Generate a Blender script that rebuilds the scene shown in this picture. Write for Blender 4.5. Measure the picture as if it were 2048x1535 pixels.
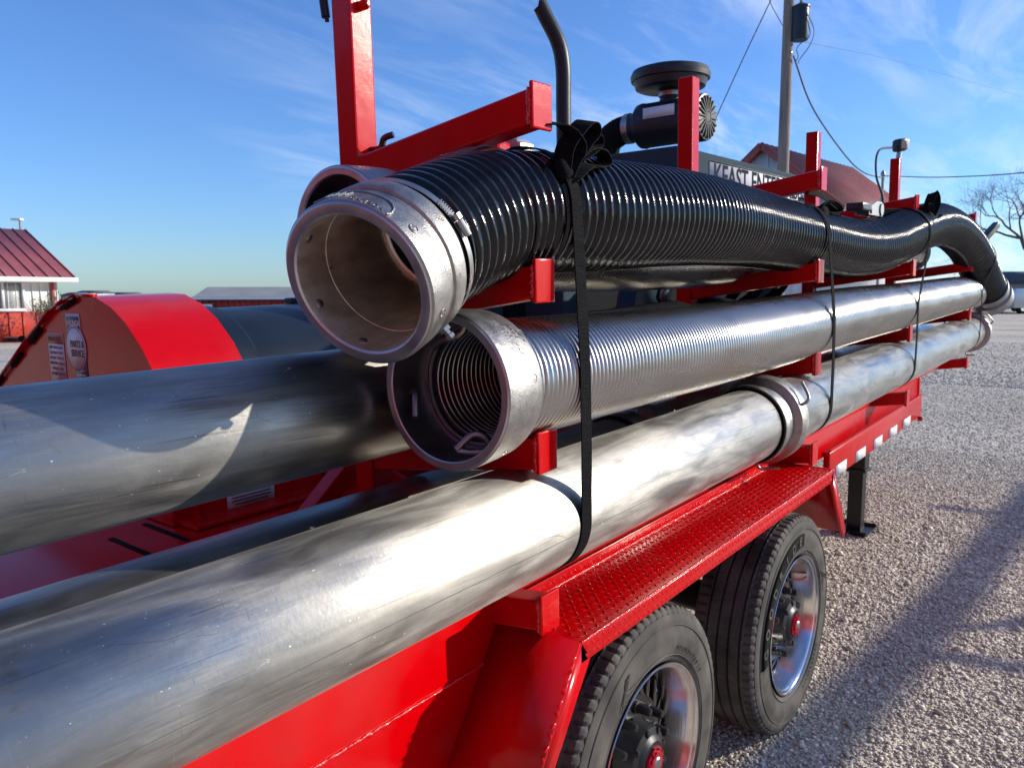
import bpy, bmesh, math, random
import numpy as np
from mathutils import Vector, Matrix

random.seed(7); rng = np.random.default_rng(7)
scene = bpy.context.scene
for o in list(bpy.data.objects): bpy.data.objects.remove(o)
PI = math.pi

# ------------------------------------------------------------------ camera
YAW, PITCH, ROLL, CAM_H, FPX = 0.675, 0.115, -0.002, 1.544, 1550.0
fw = np.array([math.cos(PITCH)*math.cos(YAW), math.cos(PITCH)*math.sin(YAW), -math.sin(PITCH)])
rt0 = np.array([math.sin(YAW), -math.cos(YAW), 0.0]); up0 = np.cross(rt0, fw)
rt = math.cos(ROLL)*rt0 + math.sin(ROLL)*up0
up = math.cos(ROLL)*up0 - math.sin(ROLL)*rt0
cd = bpy.data.cameras.new("camera"); cam = bpy.data.objects.new("camera", cd)
scene.collection.objects.link(cam); scene.camera = cam
cam.matrix_world = Matrix(((rt[0], up[0], -fw[0], 0), (rt[1], up[1], -fw[1], 0), (rt[2], up[2], -fw[2], CAM_H), (0, 0, 0, 1)))
cd.sensor_width = 36; cd.lens = FPX/2048*36; cd.clip_start = 0.05; cd.clip_end = 2000
cd.dof.use_dof = True; cd.dof.focus_distance = 1.45; cd.dof.aperture_fstop = 12.0

# ------------------------------------------------------------------ light
SUN_EL, SUN_AZ = math.radians(21), math.radians(-41)      # azimuth from +X, counter-clockwise
world = bpy.data.worlds.new("World"); scene.world = world; world.use_nodes = True
wn, wl = world.node_tree.nodes, world.node_tree.links
wn.clear()
wo = wn.new('ShaderNodeOutputWorld'); bg = wn.new('ShaderNodeBackground'); bg.inputs['Strength'].default_value = 0.120
sky = wn.new('ShaderNodeTexSky'); sky.sky_type = 'NISHITA'; sky.sun_disc = False
sky.sun_elevation = SUN_EL; sky.sun_rotation = math.radians(90) - SUN_AZ
sky.air_density = 1.15; sky.dust_density = 0.35; sky.ozone_density = 2.2; sky.altitude = 250
tc = wn.new('ShaderNodeTexCoord'); sep = wn.new('ShaderNodeSeparateXYZ'); wl.new(tc.outputs['Generated'], sep.inputs[0])
addz = wn.new('ShaderNodeMath'); addz.operation = 'MAXIMUM'; addz.inputs[1].default_value = 0.02; wl.new(sep.outputs['Z'], addz.inputs[0])
addz2 = wn.new('ShaderNodeMath'); addz2.operation = 'ADD'; addz2.inputs[1].default_value = 0.12; wl.new(addz.outputs[0], addz2.inputs[0])
dx = wn.new('ShaderNodeMath'); dx.operation = 'DIVIDE'; wl.new(sep.outputs['X'], dx.inputs[0]); wl.new(addz2.outputs[0], dx.inputs[1])
dy = wn.new('ShaderNodeMath'); dy.operation = 'DIVIDE'; wl.new(sep.outputs['Y'], dy.inputs[0]); wl.new(addz2.outputs[0], dy.inputs[1])
comb = wn.new('ShaderNodeCombineXYZ'); wl.new(dx.outputs[0], comb.inputs[0]); wl.new(dy.outputs[0], comb.inputs[1])
mp = wn.new('ShaderNodeMapping'); mp.inputs['Rotation'].default_value = (0, 0, math.radians(68)); mp.inputs['Scale'].default_value = (0.8, 2.4, 1)
wl.new(comb.outputs[0], mp.inputs['Vector'])
n1 = wn.new('ShaderNodeTexNoise'); n1.inputs['Scale'].default_value = 1.5; n1.inputs['Detail'].default_value = 9; n1.inputs['Roughness'].default_value = 0.62; n1.inputs['Distortion'].default_value = 0.5
wl.new(mp.outputs[0], n1.inputs['Vector'])
r1 = wn.new('ShaderNodeMapRange'); r1.inputs['From Min'].default_value = 0.46; r1.inputs['From Max'].default_value = 0.78; wl.new(n1.outputs['Fac'], r1.inputs['Value'])
n2 = wn.new('ShaderNodeTexNoise'); n2.inputs['Scale'].default_value = 0.42; n2.inputs['Detail'].default_value = 3
mp2 = wn.new('ShaderNodeMapping'); mp2.inputs['Location'].default_value = (2.3, 0.6, 0); wl.new(comb.outputs[0], mp2.inputs['Vector']); wl.new(mp2.outputs[0], n2.inputs['Vector'])
r2 = wn.new('ShaderNodeMapRange'); r2.inputs['From Min'].default_value = 0.36; r2.inputs['From Max'].default_value = 0.55; wl.new(n2.outputs['Fac'], r2.inputs['Value'])
# cirrus lies mostly toward the front of the vehicle (+X), clear blue to the side (+Y)
azr = wn.new('ShaderNodeMath'); azr.operation = 'SUBTRACT'; wl.new(dx.outputs[0], azr.inputs[0]); wl.new(dy.outputs[0], azr.inputs[1])
r3 = wn.new('ShaderNodeMapRange'); r3.inputs['From Min'].default_value = -1.2; r3.inputs['From Max'].default_value = 1.0; wl.new(azr.outputs[0], r3.inputs['Value'])
m1 = wn.new('ShaderNodeMath'); m1.operation = 'MULTIPLY'; wl.new(r1.outputs[0], m1.inputs[0]); wl.new(r2.outputs[0], m1.inputs[1])
m2 = wn.new('ShaderNodeMath'); m2.operation = 'MULTIPLY'; wl.new(m1.outputs[0], m2.inputs[0]); wl.new(r3.outputs[0], m2.inputs[1])
m3 = wn.new('ShaderNodeMath'); m3.operation = 'MULTIPLY'; m3.inputs[1].default_value = 0.9; m3.use_clamp = True; wl.new(m2.outputs[0], m3.inputs[0])
mixw = wn.new('ShaderNodeMix'); mixw.data_type = 'RGBA'
wl.new(m3.outputs[0], mixw.inputs['Factor'])
tint = wn.new('ShaderNodeMix'); tint.data_type = 'RGBA'; tint.blend_type = 'MULTIPLY'; tint.inputs['Factor'].default_value = 1; tint.inputs['B'].default_value = (0.53, 0.79, 1.28, 1)
wl.new(sky.outputs[0], tint.inputs['A']); wl.new(tint.outputs['Result'], mixw.inputs['A']); mixw.inputs['B'].default_value = (7.0, 7.4, 8.3, 1)
wl.new(mixw.outputs['Result'], bg.inputs['Color']); wl.new(bg.outputs[0], wo.inputs['Surface'])

sd = bpy.data.lights.new("sun", 'SUN'); sd.energy = 4.1; sd.angle = math.radians(0.53); sd.color = (1.0, 0.90, 0.76)
sun = bpy.data.objects.new("sun", sd); scene.collection.objects.link(sun)
sv = Vector((math.cos(SUN_EL)*math.cos(SUN_AZ), math.cos(SUN_EL)*math.sin(SUN_AZ), math.sin(SUN_EL)))
sun.rotation_euler = sv.to_track_quat('Z', 'Y').to_euler()
scene.view_settings.view_transform = 'Standard'; scene.view_settings.look = 'None'
scene.view_settings.gamma = 1; scene.view_settings.exposure = 0.37; scene.view_settings.use_curve_mapping = False
scene.render.engine = 'CYCLES'
scene.cycles.max_bounces = 10; scene.cycles.glossy_bounces = 8

# ------------------------------------------------------------------ geometry helpers
TP = 0.033                                                   # the trailer stands nose-up
PV = np.array([2.15, 0, 0.385]); _c, _s = math.cos(TP), math.sin(TP)
MT = np.array([[_c, 0, -_s], [0, 1, 0], [_s, 0, _c]])
def TW(P): return (np.atleast_2d(np.asarray(P, float)) - PV) @ MT.T + PV     # trailer frame -> world
def ID(P): return np.atleast_2d(np.asarray(P, float))

def unit(v): v = np.asarray(v, float); return v/np.linalg.norm(v)

class MB:
    def __init__(s, xf=ID): s.v = []; s.q = []; s.t = []; s.ng = []; s.n = 0; s.xf = xf; s.mi = []
    def add(s, V, F):
        V = np.asarray(V, float); V = s.xf(V); s.v.append(V)
        F = np.asarray(F) if not isinstance(F, list) or (len(F) and len({len(f) for f in F}) == 1) else F
        if isinstance(F, np.ndarray):
            (s.q if F.shape[1] == 4 else s.t if F.shape[1] == 3 else s.ng).append(F + s.n) if F.shape[1] in (3, 4) else s.ng.extend([[i+s.n for i in f] for f in F.tolist()])
        else: s.ng.extend([[i+s.n for i in f] for f in F])
        s.n += len(V); return s
    def box(s, c, size, basis=None, bevel=0.0, seg=2):
        """box of given centre and size; basis rows are its local axes"""
        bm = bmesh.new(); bmesh.ops.create_cube(bm, size=1.0)
        for v in bm.verts: v.co = Vector((v.co.x*size[0], v.co.y*size[1], v.co.z*size[2]))
        if bevel > 0: bmesh.ops.bevel(bm, geom=list(bm.edges), offset=bevel, segments=seg, profile=0.5, affect='EDGES')
        bm.verts.ensure_lookup_table()
        V = np.array([v.co[:] for v in bm.verts]); F = [[v.index for v in f.verts] for f in bm.faces]; bm.free()
        if basis is not None: V = V @ np.array([unit(b) for b in basis])
        return s.add(V + np.array(c), F)
    def bar(s, a, b, w, h, upv=(0, 0, 1), bevel=0.0):
        a, b = np.array(a, float), np.array(b, float); d = unit(b-a); y = unit(np.cross(upv, d)); z = np.cross(d, y)
        return s.box((a+b)/2, (np.linalg.norm(b-a), w, h), (d, y, z), bevel)
    def prism(s, poly, ext):
        """poly: list of 3D points, extruded by vector ext"""
        P = np.array(poly, float); n = len(P); V = np.vstack([P, P+np.array(ext, float)])
        F = [list(range(n))[::-1], list(range(n, 2*n))] + [[i, (i+1) % n, n+(i+1) % n, n+i] for i in range(n)]
        return s.add(V, F)
    def lathe(s, prof, o, axis, seg=48, ref=(0, 0, 1), closed=False, rfun=None, a0=0, a1=2*PI):
        """prof: (axial, radius) pairs"""
        axis = unit(axis); ref = (1, 0, 0) if abs(axis @ np.array(ref, float)) > .99 else ref; a = unit(np.cross(axis, ref)); b = np.cross(axis, a)
        full = abs(a1-a0-2*PI) < 1e-6
        th = np.linspace(a0, a1, seg, endpoint=not full); C, S = np.cos(th), np.sin(th)
        V = []
        for i, (x, r) in enumerate(prof):
            rr = r if rfun is None else rfun(i, x, r, th)
            V.append(np.array(o) + axis*x + (C*rr)[:, None]*a + (S*rr)[:, None]*b)
        m = len(prof); V = np.vstack(V)
        j = np.arange(seg if full else seg-1); F = []
        for i in range(m if closed else m-1):
            k = (i+1) % m
            F.append(np.stack([i*seg+j, i*seg+(j+1) % seg, k*seg+(j+1) % seg, k*seg+j], 1))
        return s.add(V, np.vstack(F)[:, ::-1])
    def sweep(s, P, R, seg=16, caps=True, up=(0, 0, 1), squash=None):
        P = np.asarray(P, float); n = len(P); R = np.broadcast_to(np.asarray(R, float), (n,))
        T = np.gradient(P, axis=0); T /= np.linalg.norm(T, axis=1)[:, None]
        if abs(T[0] @ np.array(up)) > 0.95: up = (1, 0, 0)
        A = np.zeros((n, 3)); a = unit(np.cross(up, T[0]))
        for i in range(n):
            a = unit(a - T[i]*(a @ T[i])); A[i] = a
        B = np.cross(T, A); th = np.linspace(0, 2*PI, seg, endpoint=False)
        V = P[:, None, :] + R[:, None, None]*(np.cos(th)[None, :, None]*A[:, None, :] + np.sin(th)[None, :, None]*B[:, None, :])
        j = np.arange(seg); i = np.arange(n-1)[:, None]
        F = np.stack([i*seg+j, i*seg+(j+1) % seg, (i+1)*seg+(j+1) % seg, (i+1)*seg+j], 2).reshape(-1, 4)
        s.add(V.reshape(-1, 3), F)
        if caps:
            s.add(V[0], [list(range(seg))[::-1]]); s.add(V[-1], [list(range(seg))])
        return s
    def ribbon(s, P, wv, w, t=0.002):
        """flat webbing: path P, width directions wv (one or per point)"""
        P = np.asarray(P, float); n = len(P); wv = np.broadcast_to(np.asarray(wv, float), (n, 3)).copy()
        T = np.gradient(P, axis=0); T /= np.linalg.norm(T, axis=1)[:, None]
        wv -= T*(wv*T).sum(1)[:, None]; wv /= np.linalg.norm(wv, axis=1)[:, None]; N = np.cross(T, wv)
        V = np.stack([P-wv*w/2-N*t/2, P+wv*w/2-N*t/2, P+wv*w/2+N*t/2, P-wv*w/2+N*t/2], 1)
        j = np.arange(4); i = np.arange(n-1)[:, None]
        F = np.stack([i*4+j, i*4+(j+1) % 4, (i+1)*4+(j+1) % 4, (i+1)*4+j], 2).reshape(-1, 4)
        s.add(V.reshape(-1, 3), F); s.add(V[0], [[3, 2, 1, 0]]); s.add(V[-1], [[0, 1, 2, 3]]); return s
    def build(s, name, mat, parent=None, org=None, smooth=None, label=None, kind=None):
        V = np.vstack(s.v); org = np.array(org if org is not None else (parent['_o'] if parent is not None else (0, 0, 0)), float); V = V-org
        q = np.vstack(s.q) if s.q else np.zeros((0, 4), int); t = np.vstack(s.t) if s.t else np.zeros((0, 3), int)
        loops = np.concatenate([q.ravel(), t.ravel()] + [np.array(f) for f in s.ng]).astype(np.int32)
        cnt = np.concatenate([np.full(len(q), 4), np.full(len(t), 3), np.array([len(f) for f in s.ng], int)]).astype(np.int32)
        st = np.concatenate([[0], np.cumsum(cnt)[:-1]]).astype(np.int32)
        me = bpy.data.meshes.new(name); me.vertices.add(len(V)); me.vertices.foreach_set('co', V.ravel().astype(np.float32))
        me.loops.add(len(loops)); me.loops.foreach_set('vertex_index', loops)
        me.polygons.add(len(cnt)); me.polygons.foreach_set('loop_start', st); me.polygons.foreach_set('loop_total', cnt)
        me.update(calc_edges=True); me.validate()
        if smooth is not None:
            me.polygons.foreach_set('use_smooth', np.ones(len(me.polygons), bool)); me.set_sharp_from_angle(angle=math.radians(smooth))
        me.materials.append(mat)
        o = bpy.data.objects.new(name, me); scene.collection.objects.link(o)
        o['_o'] = [float(x) for x in org]
        if parent is not None: o.parent = parent
        else: o.location = org
        if label: o['label'] = label
        if kind: o['kind'] = kind
        return o

def tag(o, label=None, cat=None, group=None, kind=None):
    if label: o['label'] = label
    if cat: o['category'] = cat
    if group: o['group'] = group
    if kind: o['kind'] = kind
    return o
def thing(name, label, cat, loc=(0, 0, 0), group=None):
    o = bpy.data.objects.new(name, None); scene.collection.objects.link(o); o.location = loc; o['_o'] = [float(x) for x in loc]
    o.empty_display_size = 0.1
    return tag(o, label, cat, group)

def spline(pts, step):
    """Catmull-Rom through pts, resampled at even arc length"""
    P = np.array(pts, float); Q = np.vstack([2*P[0]-P[1], P, 2*P[-1]-P[-2]]); out = []
    for i in range(1, len(Q)-2):
        t = np.linspace(0, 1, 60, endpoint=False)[:, None]
        a, b, c, d = Q[i-1], Q[i], Q[i+1], Q[i+2]
        out.append(0.5*((2*b)+(-a+c)*t+(2*a-5*b+4*c-d)*t**2+(-a+3*b-3*c+d)*t**3))
    out = np.vstack(out+[P[-1:]]); L = np.concatenate([[0], np.cumsum(np.linalg.norm(np.diff(out, axis=0), axis=1))])
    n = max(2, int(round(L[-1]/step))+1); s = np.linspace(0, L[-1], n)
    return np.stack([np.interp(s, L, out[:, k]) for k in range(3)], 1)

_font_cache = {}
def text_geo(txt, size, extrude, off=0.0):
    cu = bpy.data.curves.new('t', 'FONT'); cu.offset = off; cu.body = txt; cu.size = size; cu.extrude = extrude; cu.align_x = 'CENTER'; cu.align_y = 'CENTER'; cu.resolution_u = 3
    o = bpy.data.objects.new('t', cu); scene.collection.objects.link(o)
    dg = bpy.context.evaluated_depsgraph_get(); me = bpy.data.meshes.new_from_object(o.evaluated_get(dg))
    V = np.array([v.co[:] for v in me.vertices]); F = [list(p.vertices) for p in me.polygons]
    bpy.data.objects.remove(o); bpy.data.curves.remove(cu); bpy.data.meshes.remove(me)
    return V, F
def text_on(mb, txt, size, o, xdir, ydir, extrude=0.0008, sx=1.0, off=0.0):
    V, F = text_geo(txt, size, extrude, off)
    if not len(V): return
    xd, yd = unit(xdir), unit(ydir); zd = np.cross(xd, yd)
    mb.add(np.array(o) + V[:, :1]*xd*sx + V[:, 1:2]*yd + V[:, 2:3]*zd, F)

# ------------------------------------------------------------------ materials
def N(m, t): return m.node_tree.nodes.new(t)
def mat(name, col, rough=0.5, metal=0.0, coat=0.0, spec=0.5, noise=None, bump=None, aniso=0.0, ccoat=0.05):
    """noise: (scale, amount, vec-scale) colour variation; bump: list of (scale, distance, vecscale, detail)"""
    m = bpy.data.materials.new(name); m.use_nodes = True; nt = m.node_tree; L = nt.links; p = nt.nodes['Principled BSDF']
    p.inputs['Base Color'].default_value = (*col, 1); p.inputs['Roughness'].default_value = rough; p.inputs['Metallic'].default_value = metal
    p.inputs['Coat Weight'].default_value = coat; p.inputs['Coat Roughness'].default_value = ccoat; p.inputs['Specular IOR Level'].default_value = spec
    p.inputs['Anisotropic'].default_value = aniso
    tcn = N(m, 'ShaderNodeTexCoord')
    def mapped(vs):
        mpn = N(m, 'ShaderNodeMapping'); mpn.inputs['Scale'].default_value = vs; L.new(tcn.outputs['Object'], mpn.inputs['Vector']); return mpn.outputs[0]
    if noise:
        sc, amt, vs = noise
        n = N(m, 'ShaderNodeTexNoise'); n.inputs['Scale'].default_value = sc; n.inputs['Detail'].default_value = 5; L.new(mapped(vs), n.inputs['Vector'])
        r = N(m, 'ShaderNodeMapRange'); r.inputs['From Min'].default_value = .3; r.inputs['From Max'].default_value = .7
        r.inputs['To Min'].default_value = 1-amt; r.inputs['To Max'].default_value = 1+amt; L.new(n.outputs['Fac'], r.inputs['Value'])
        mx = N(m, 'ShaderNodeMix'); mx.data_type = 'RGBA'; mx.blend_type = 'MULTIPLY'; mx.inputs['Factor'].default_value = 1
        mx.inputs['A'].default_value = (*col, 1); L.new(r.outputs[0], mx.inputs['B']); L.new(mx.outputs['Result'], p.inputs['Base Color'])
        r4 = N(m, 'ShaderNodeMapRange'); r4.inputs['To Min'].default_value = rough*0.75; r4.inputs['To Max'].default_value = min(1, rough*1.3); L.new(n.outputs['Fac'], r4.inputs['Value']); L.new(r4.outputs[0], p.inputs['Roughness'])
    prev = None
    for (sc, dist, vs, det) in (bump or []):
        n = N(m, 'ShaderNodeTexNoise'); n.inputs['Scale'].default_value = sc; n.inputs['Detail'].default_value = det; L.new(mapped(vs), n.inputs['Vector'])
        b = N(m, 'ShaderNodeBump'); b.inputs['Distance'].default_value = dist; b.inputs['Strength'].default_value = 1; L.new(n.outputs['Fac'], b.inputs['Height'])
        if prev: L.new(prev, b.inputs['Normal'])
        prev = b.outputs[0]
    if prev: L.new(prev, p.inputs['Normal'])
    return m
def mixcol(m, fac_socket, colB, target='Base Color'):
    nt = m.node_tree; p = nt.nodes['Principled BSDF']; L = nt.links
    mx = N(m, 'ShaderNodeMix'); mx.data_type = 'RGBA'
    if p.inputs[target].is_linked: L.new(p.inputs[target].links[0].from_socket, mx.inputs['A'])
    else: mx.inputs['A'].default_value = p.inputs[target].default_value
    mx.inputs['B'].default_value = (*colB, 1); L.new(fac_socket, mx.inputs['Factor']); L.new(mx.outputs['Result'], p.inputs[target])
def noisemask(m, scale, vs, lo, hi, detail=4, loc=(0, 0, 0), dist=0.0):
    L = m.node_tree.links; t = N(m, 'ShaderNodeTexCoord'); mpn = N(m, 'ShaderNodeMapping'); mpn.inputs['Scale'].default_value = vs; mpn.inputs['Location'].default_value = loc
    L.new(t.outputs['Object'], mpn.inputs['Vector']); n = N(m, 'ShaderNodeTexNoise'); n.inputs['Scale'].default_value = scale; n.inputs['Detail'].default_value = detail; n.inputs['Distortion'].default_value = dist
    L.new(mpn.outputs[0], n.inputs['Vector']); r = N(m, 'ShaderNodeMapRange'); r.inputs['From Min'].default_value = lo; r.inputs['From Max'].default_value = hi; L.new(n.outputs['Fac'], r.inputs['Value'])
    return r.outputs[0]
def addto(m, fac, inp, a, b):
    """drive a scalar input between a and b by fac"""
    L = m.node_tree.links; r = N(m, 'ShaderNodeMapRange'); r.inputs['To Min'].default_value = a; r.inputs['To Max'].default_value = b
    L.new(fac, r.inputs['Value']); L.new(r.outputs[0], m.node_tree.nodes['Principled BSDF'].inputs[inp])

RED = mat('red_paint', (0.56, 0.0, 0.002), 0.19, spec=0.3, bump=[(30, 0.0003, (1, 1, 1), 2), (420, 0.00014, (1, 1, 1), 1)], noise=(14, 0.05, (1, 1, 1)))
mixcol(RED, noisemask(RED, 5, (1, 1, 1), 0.50, 1.3, 8, (2, 0, 5)), (0.42, 0.05, 0.045))
REDW = mat('red_weld_paint', (0.62, 0.0, 0.003), 0.2, coat=0.2, bump=[(170, 0.003, (1, 1, 1), 2)])
def alu(name, col, rough, along=True):
    m = mat(name, col, rough, 1.0, aniso=0.8, bump=[(1, 0.00008, (4.0, 190, 190), 3), (1, 0.0004, (4, 8, 8), 3), (1, 0.00010, (130, 130, 130), 4)], noise=(1, 0.14, (22, 260, 260)))
    tn = N(m, 'ShaderNodeTangent'); tn.direction_type = 'RADIAL'; tn.axis = 'X'; m.node_tree.links.new(tn.outputs[0], m.node_tree.nodes['Principled BSDF'].inputs['Tangent'])
    dk = lambda k: tuple(c*k for c in col)
    mixcol(m, noisemask(m, 1, (3.5, 9, 9), 0.48, 0.66, 9, (3, 1, 0), .8), dk(.80))          # cloudy oxide
    mixcol(m, noisemask(m, 1, (1.1, 30, 30), 0.55, 0.68, 7, (1, 6, 0), .3), dk(.74))        # drawn-out die bands
    mixcol(m, noisemask(m, 1, (5, 12, 12), 0.63, 0.72, 9, (7, 2, 1), 1.6), (0.25, 0.215, 0.175))  # tea coloured stains
    mixcol(m, noisemask(m, 1, (150, 26, 26), 0.66, 0.72, 2, (2, 2, 8)), dk(.82))             # rub marks across the tube
    mixcol(m, noisemask(m, 1, (3, 190, 190), 0.69, 0.73, 1, (0, 4, 4)), dk(.62))             # long fine scores
    def hair(vs, loc, w, colr):                                                         # hairline scratches = thin level lines of stretched noise
        L = m.node_tree.links; f = noisemask(m, 1, vs, 0, 1, 0, loc, 0)
        a = N(m, 'ShaderNodeMath'); a.operation = 'COMPARE'; a.inputs[1].default_value = .5; a.inputs[2].default_value = w; L.new(f, a.inputs[0])
        g_ = noisemask(m, 1, (9, 9, 9), .55, .60, 2, (loc[0]+3, 4, 1)); b = N(m, 'ShaderNodeMath'); b.operation = 'MULTIPLY'; L.new(a.outputs[0], b.inputs[0]); L.new(g_, b.inputs[1]); mixcol(m, b.outputs[0], colr)
    hair((2.2, 60, 60), (1, 2, 3), .0030, tuple(min(1, c*1.2) for c in col)); hair((30, 2, 2), (5, 1, 7), .0012, tuple(min(1, c*1.3) for c in col)); hair((3, 34, 10), (2, 8, 4), .0022, dk(.6))
    mixcol(m, noisemask(m, 1, (120, 300, 300), 0.765, 0.80, 1), (0.9, 0.9, 0.9))
    addto(m, noisemask(m, 1, (4, 18, 18), 0.3, 0.7, 8, (5, 5, 5), .8), 'Roughness', rough*0.75, rough*1.3)
    return m
ALU = alu('mill_aluminium', (0.35, 0.343, 0.325), 0.39)
CAST = mat('cast_aluminium', (0.36, 0.35, 0.335), 0.44, 1.0, bump=[(420, 0.0007, (1, 1, 1), 3), (60, 0.0008, (1, 1, 1), 2)], noise=(35, 0.16, (1, 1, 1)))
mixcol(CAST, noisemask(CAST, 60, (1, 1, 1), 0.67, 0.73, 8, (1, 1, 1), .5), (0.18, 0.14, 0.10))
MACH = mat('machined_aluminium', (0.55, 0.52, 0.53), 0.34, 1.0, bump=[(500, 0.0002, (1, 1, 1), 2), (40, 0.0005, (1, 1, 1), 2)], noise=(20, 0.14, (1, 1, 1)))
BORE = mat('worn_bore_metal', (0.97, 0.91, 0.78), 0.42, 1.0, bump=[(14, 0.003, (1, 1, 1), 2), (200, 0.0004, (1, 1, 1), 2)], noise=(12, 0.15, (1, 3, 3)))
mixcol(BORE, noisemask(BORE, 110, (1, 1, 1), 0.69, 0.74, 9, (3, 1, 1), .6), (0.13, 0.09, 0.05))
HOSEM = mat('corrugated_steel', (0.46, 0.445, 0.42), 0.27, 1.0, noise=(1, 0.12, (3, 14, 14)), bump=[(1, 0.0012, (4, 10, 10), 2), (220, 0.0002, (1, 1, 1), 1)])
mixcol(HOSEM, noisemask(HOSEM, 1, (2, 9, 9), 0.56, 0.70, 5), (0.42, 0.36, 0.30))
HOSEI = mat('dark_hose_lining', (0.05, 0.05, 0.055), 0.45, 0.6)
RUB = mat('black_glossy_hose', (0.006, 0.006, 0.007), 0.15, coat=0.0, spec=0.42, bump=[(90, 0.0008, (1, 1, 1), 3)], ccoat=0.12)
WEB = mat('black_webbing', (0.007, 0.007, 0.008), 0.9, spec=0.1, bump=[(1, 0.006, (25, 25, 420), 1)])
BLKM = mat('black_metal', (0.014, 0.014, 0.016), 0.42, spec=0.35, bump=[(60, 0.0004, (1, 1, 1), 2)])
BLKP = mat('black_plastic', (0.015, 0.018, 0.024), 0.42, spec=0.5, noise=(12, .15, (1, 1, 1)))
GLOSSBLK = mat('gloss_black', (0.008, 0.008, 0.009), 0.12, coat=0.5)
GREYP = mat('charcoal_paint', (0.045, 0.068, 0.085), 0.75, spec=0.05, noise=(3, .12, (1, 1, 1)), bump=[(6, 0.004, (1, 1, 1), 1)])
BLUEBLK = mat('blue_black_drum_paint', (0.011, 0.019, 0.032), 0.34, spec=0.3, noise=(4, .2, (1, 1, 1)), bump=[(5, 0.004, (1, 1, 1), 2)])
CHROME = mat('polished_aluminium', (0.82, 0.81, 0.79), 0.19, 1.0, bump=[(1, 0.0002, (30, 200, 30), 2)])
STEEL = mat('zinc_steel', (0.40, 0.385, 0.36), 0.38, 1.0)
DSTEEL = mat('dull_steel', (0.34, 0.27, 0.26), 0.4, 1.0, bump=[(80, 0.0006, (1, 1, 1), 2)])
WHITEST = mat('white_sticker', (0.75, 0.75, 0.75), 0.35)
GREYST = mat('grey_sticker', (0.10, 0.10, 0.11), 0.35)
ORGST = mat('orange_sticker', (0.60, 0.20, 0.10), 0.35)
INK = mat('sticker_ink', (0.03, 0.03, 0.04), 0.5)
REFLT = mat('white_reflective_tape', (0.80, 0.80, 0.80), 0.25, bump=[(500, 0.0004, (1, 1, 1), 1)], noise=(90, .08, (1, 1, 1)))
RUBBER = mat('tyre_rubber', (0.055, 0.052, 0.047), 0.75, spec=0.3, noise=(25, .3, (1, 1, 1)), bump=[(150, 0.0005, (1, 1, 1), 3)])
mixcol(RUBBER, noisemask(RUBBER, 7, (1, 1, 1), 0.42, 0.75, 6, (2, 2, 2)), (0.15, 0.135, 0.115))
RUBDK = mat('tyre_lettering_black', (0.010, 0.010, 0.010), 0.85, spec=0.1)
GLASS = mat('dark_window_glass', (0.03, 0.04, 0.05), 0.05, coat=0.6)
BLIND = mat('window_blind', (0.45, 0.47, 0.44), 0.4, bump=[(1, 0.01, (1, 1, 25), 1)])
WHITESD = mat('white_siding', (0.72, 0.72, 0.70), 0.45, noise=(2, .06, (1, 1, .3)))
REDSD = mat('red_siding', (0.36, 0.035, 0.022), 0.45, noise=(2, .1, (1, 1, .3)))
ROOFRED = mat('maroon_metal_roof', (0.22, 0.06, 0.07), 0.42, noise=(1.2, .14, (1, 1, 1)))
BARNROOF = mat('faded_red_roof', (0.30, 0.07, 0.055), 0.55, noise=(.8, .2, (1, 1, 1)))
ROOFGREY = mat('grey_metal_roof', (0.30, 0.30, 0.28), 0.75, spec=0.2, noise=(.5, .15, (1, 1, 1)))
DKROOF = mat('dark_shingle_roof', (0.09, 0.09, 0.10), 0.8, noise=(2, .2, (1, 1, 1)))
WOOD = mat('weathered_pole_wood', (0.22, 0.18, 0.15), 0.9, noise=(1, .3, (12, 12, 1.2)), bump=[(1, 0.02, (40, 40, 2), 3)])
BARK = mat('bare_branch_bark', (0.10, 0.085, 0.07), 0.9, noise=(8, .3, (1, 1, 1)))
LEAFM = mat('dry_shrub_leaf', (0.10, 0.11, 0.05), 0.8, noise=(9, .5, (1, 1, 1)))
SILVERPT = mat('silver_vehicle_paint', (0.45, 0.46, 0.48), 0.25, 0.5, coat=0.6)
WHITEPT = mat('white_vehicle_paint', (0.72, 0.72, 0.72), 0.25, coat=0.5)
NAVYPT = mat('dark_vehicle_paint', (0.03, 0.04, 0.06), 0.2, coat=0.6)
CONC = mat('concrete', (0.30, 0.29, 0.28), 0.9, noise=(5, .15, (1, 1, 1)))
REDHUB = mat('red_hub_cap', (0.45, 0.004, 0.02), 0.25, 0.3, coat=0.5)
WIRE = mat('cable_sheath', (0.04, 0.05, 0.055), 0.6)

# gravel ground
GR = bpy.data.materials.new('gravel_ground'); GR.use_nodes = True
_nt = GR.node_tree; _L = _nt.links; _p = _nt.nodes['Principled BSDF']; _p.inputs['Roughness'].default_value = 0.95; _p.inputs['Specular IOR Level'].default_value = 0.2
_tc = N(GR, 'ShaderNodeTexCoord')
def vor(scale, feat='F1'):
    v = N(GR, 'ShaderNodeTexVoronoi'); v.inputs['Scale'].default_value = scale; v.feature = feat; v.inputs['Randomness'].default_value = 1; _L.new(_tc.outputs['Object'], v.inputs['Vector']); return v
v1, v2 = vor(42), vor(95)
cr = N(GR, 'ShaderNodeValToRGB'); cr.color_ramp.elements[0].color = (0.38, 0.335, 0.27, 1); cr.color_ramp.elements[1].color = (0.90, 0.81, 0.68, 1)
e = cr.color_ramp.elements.new(0.5); e.color = (0.68, 0.61, 0.475, 1)
sepc = N(GR, 'ShaderNodeSeparateColor'); _L.new(v1.outputs['Color'], sepc.inputs[0]); _L.new(sepc.outputs[0], cr.inputs[0])
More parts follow.
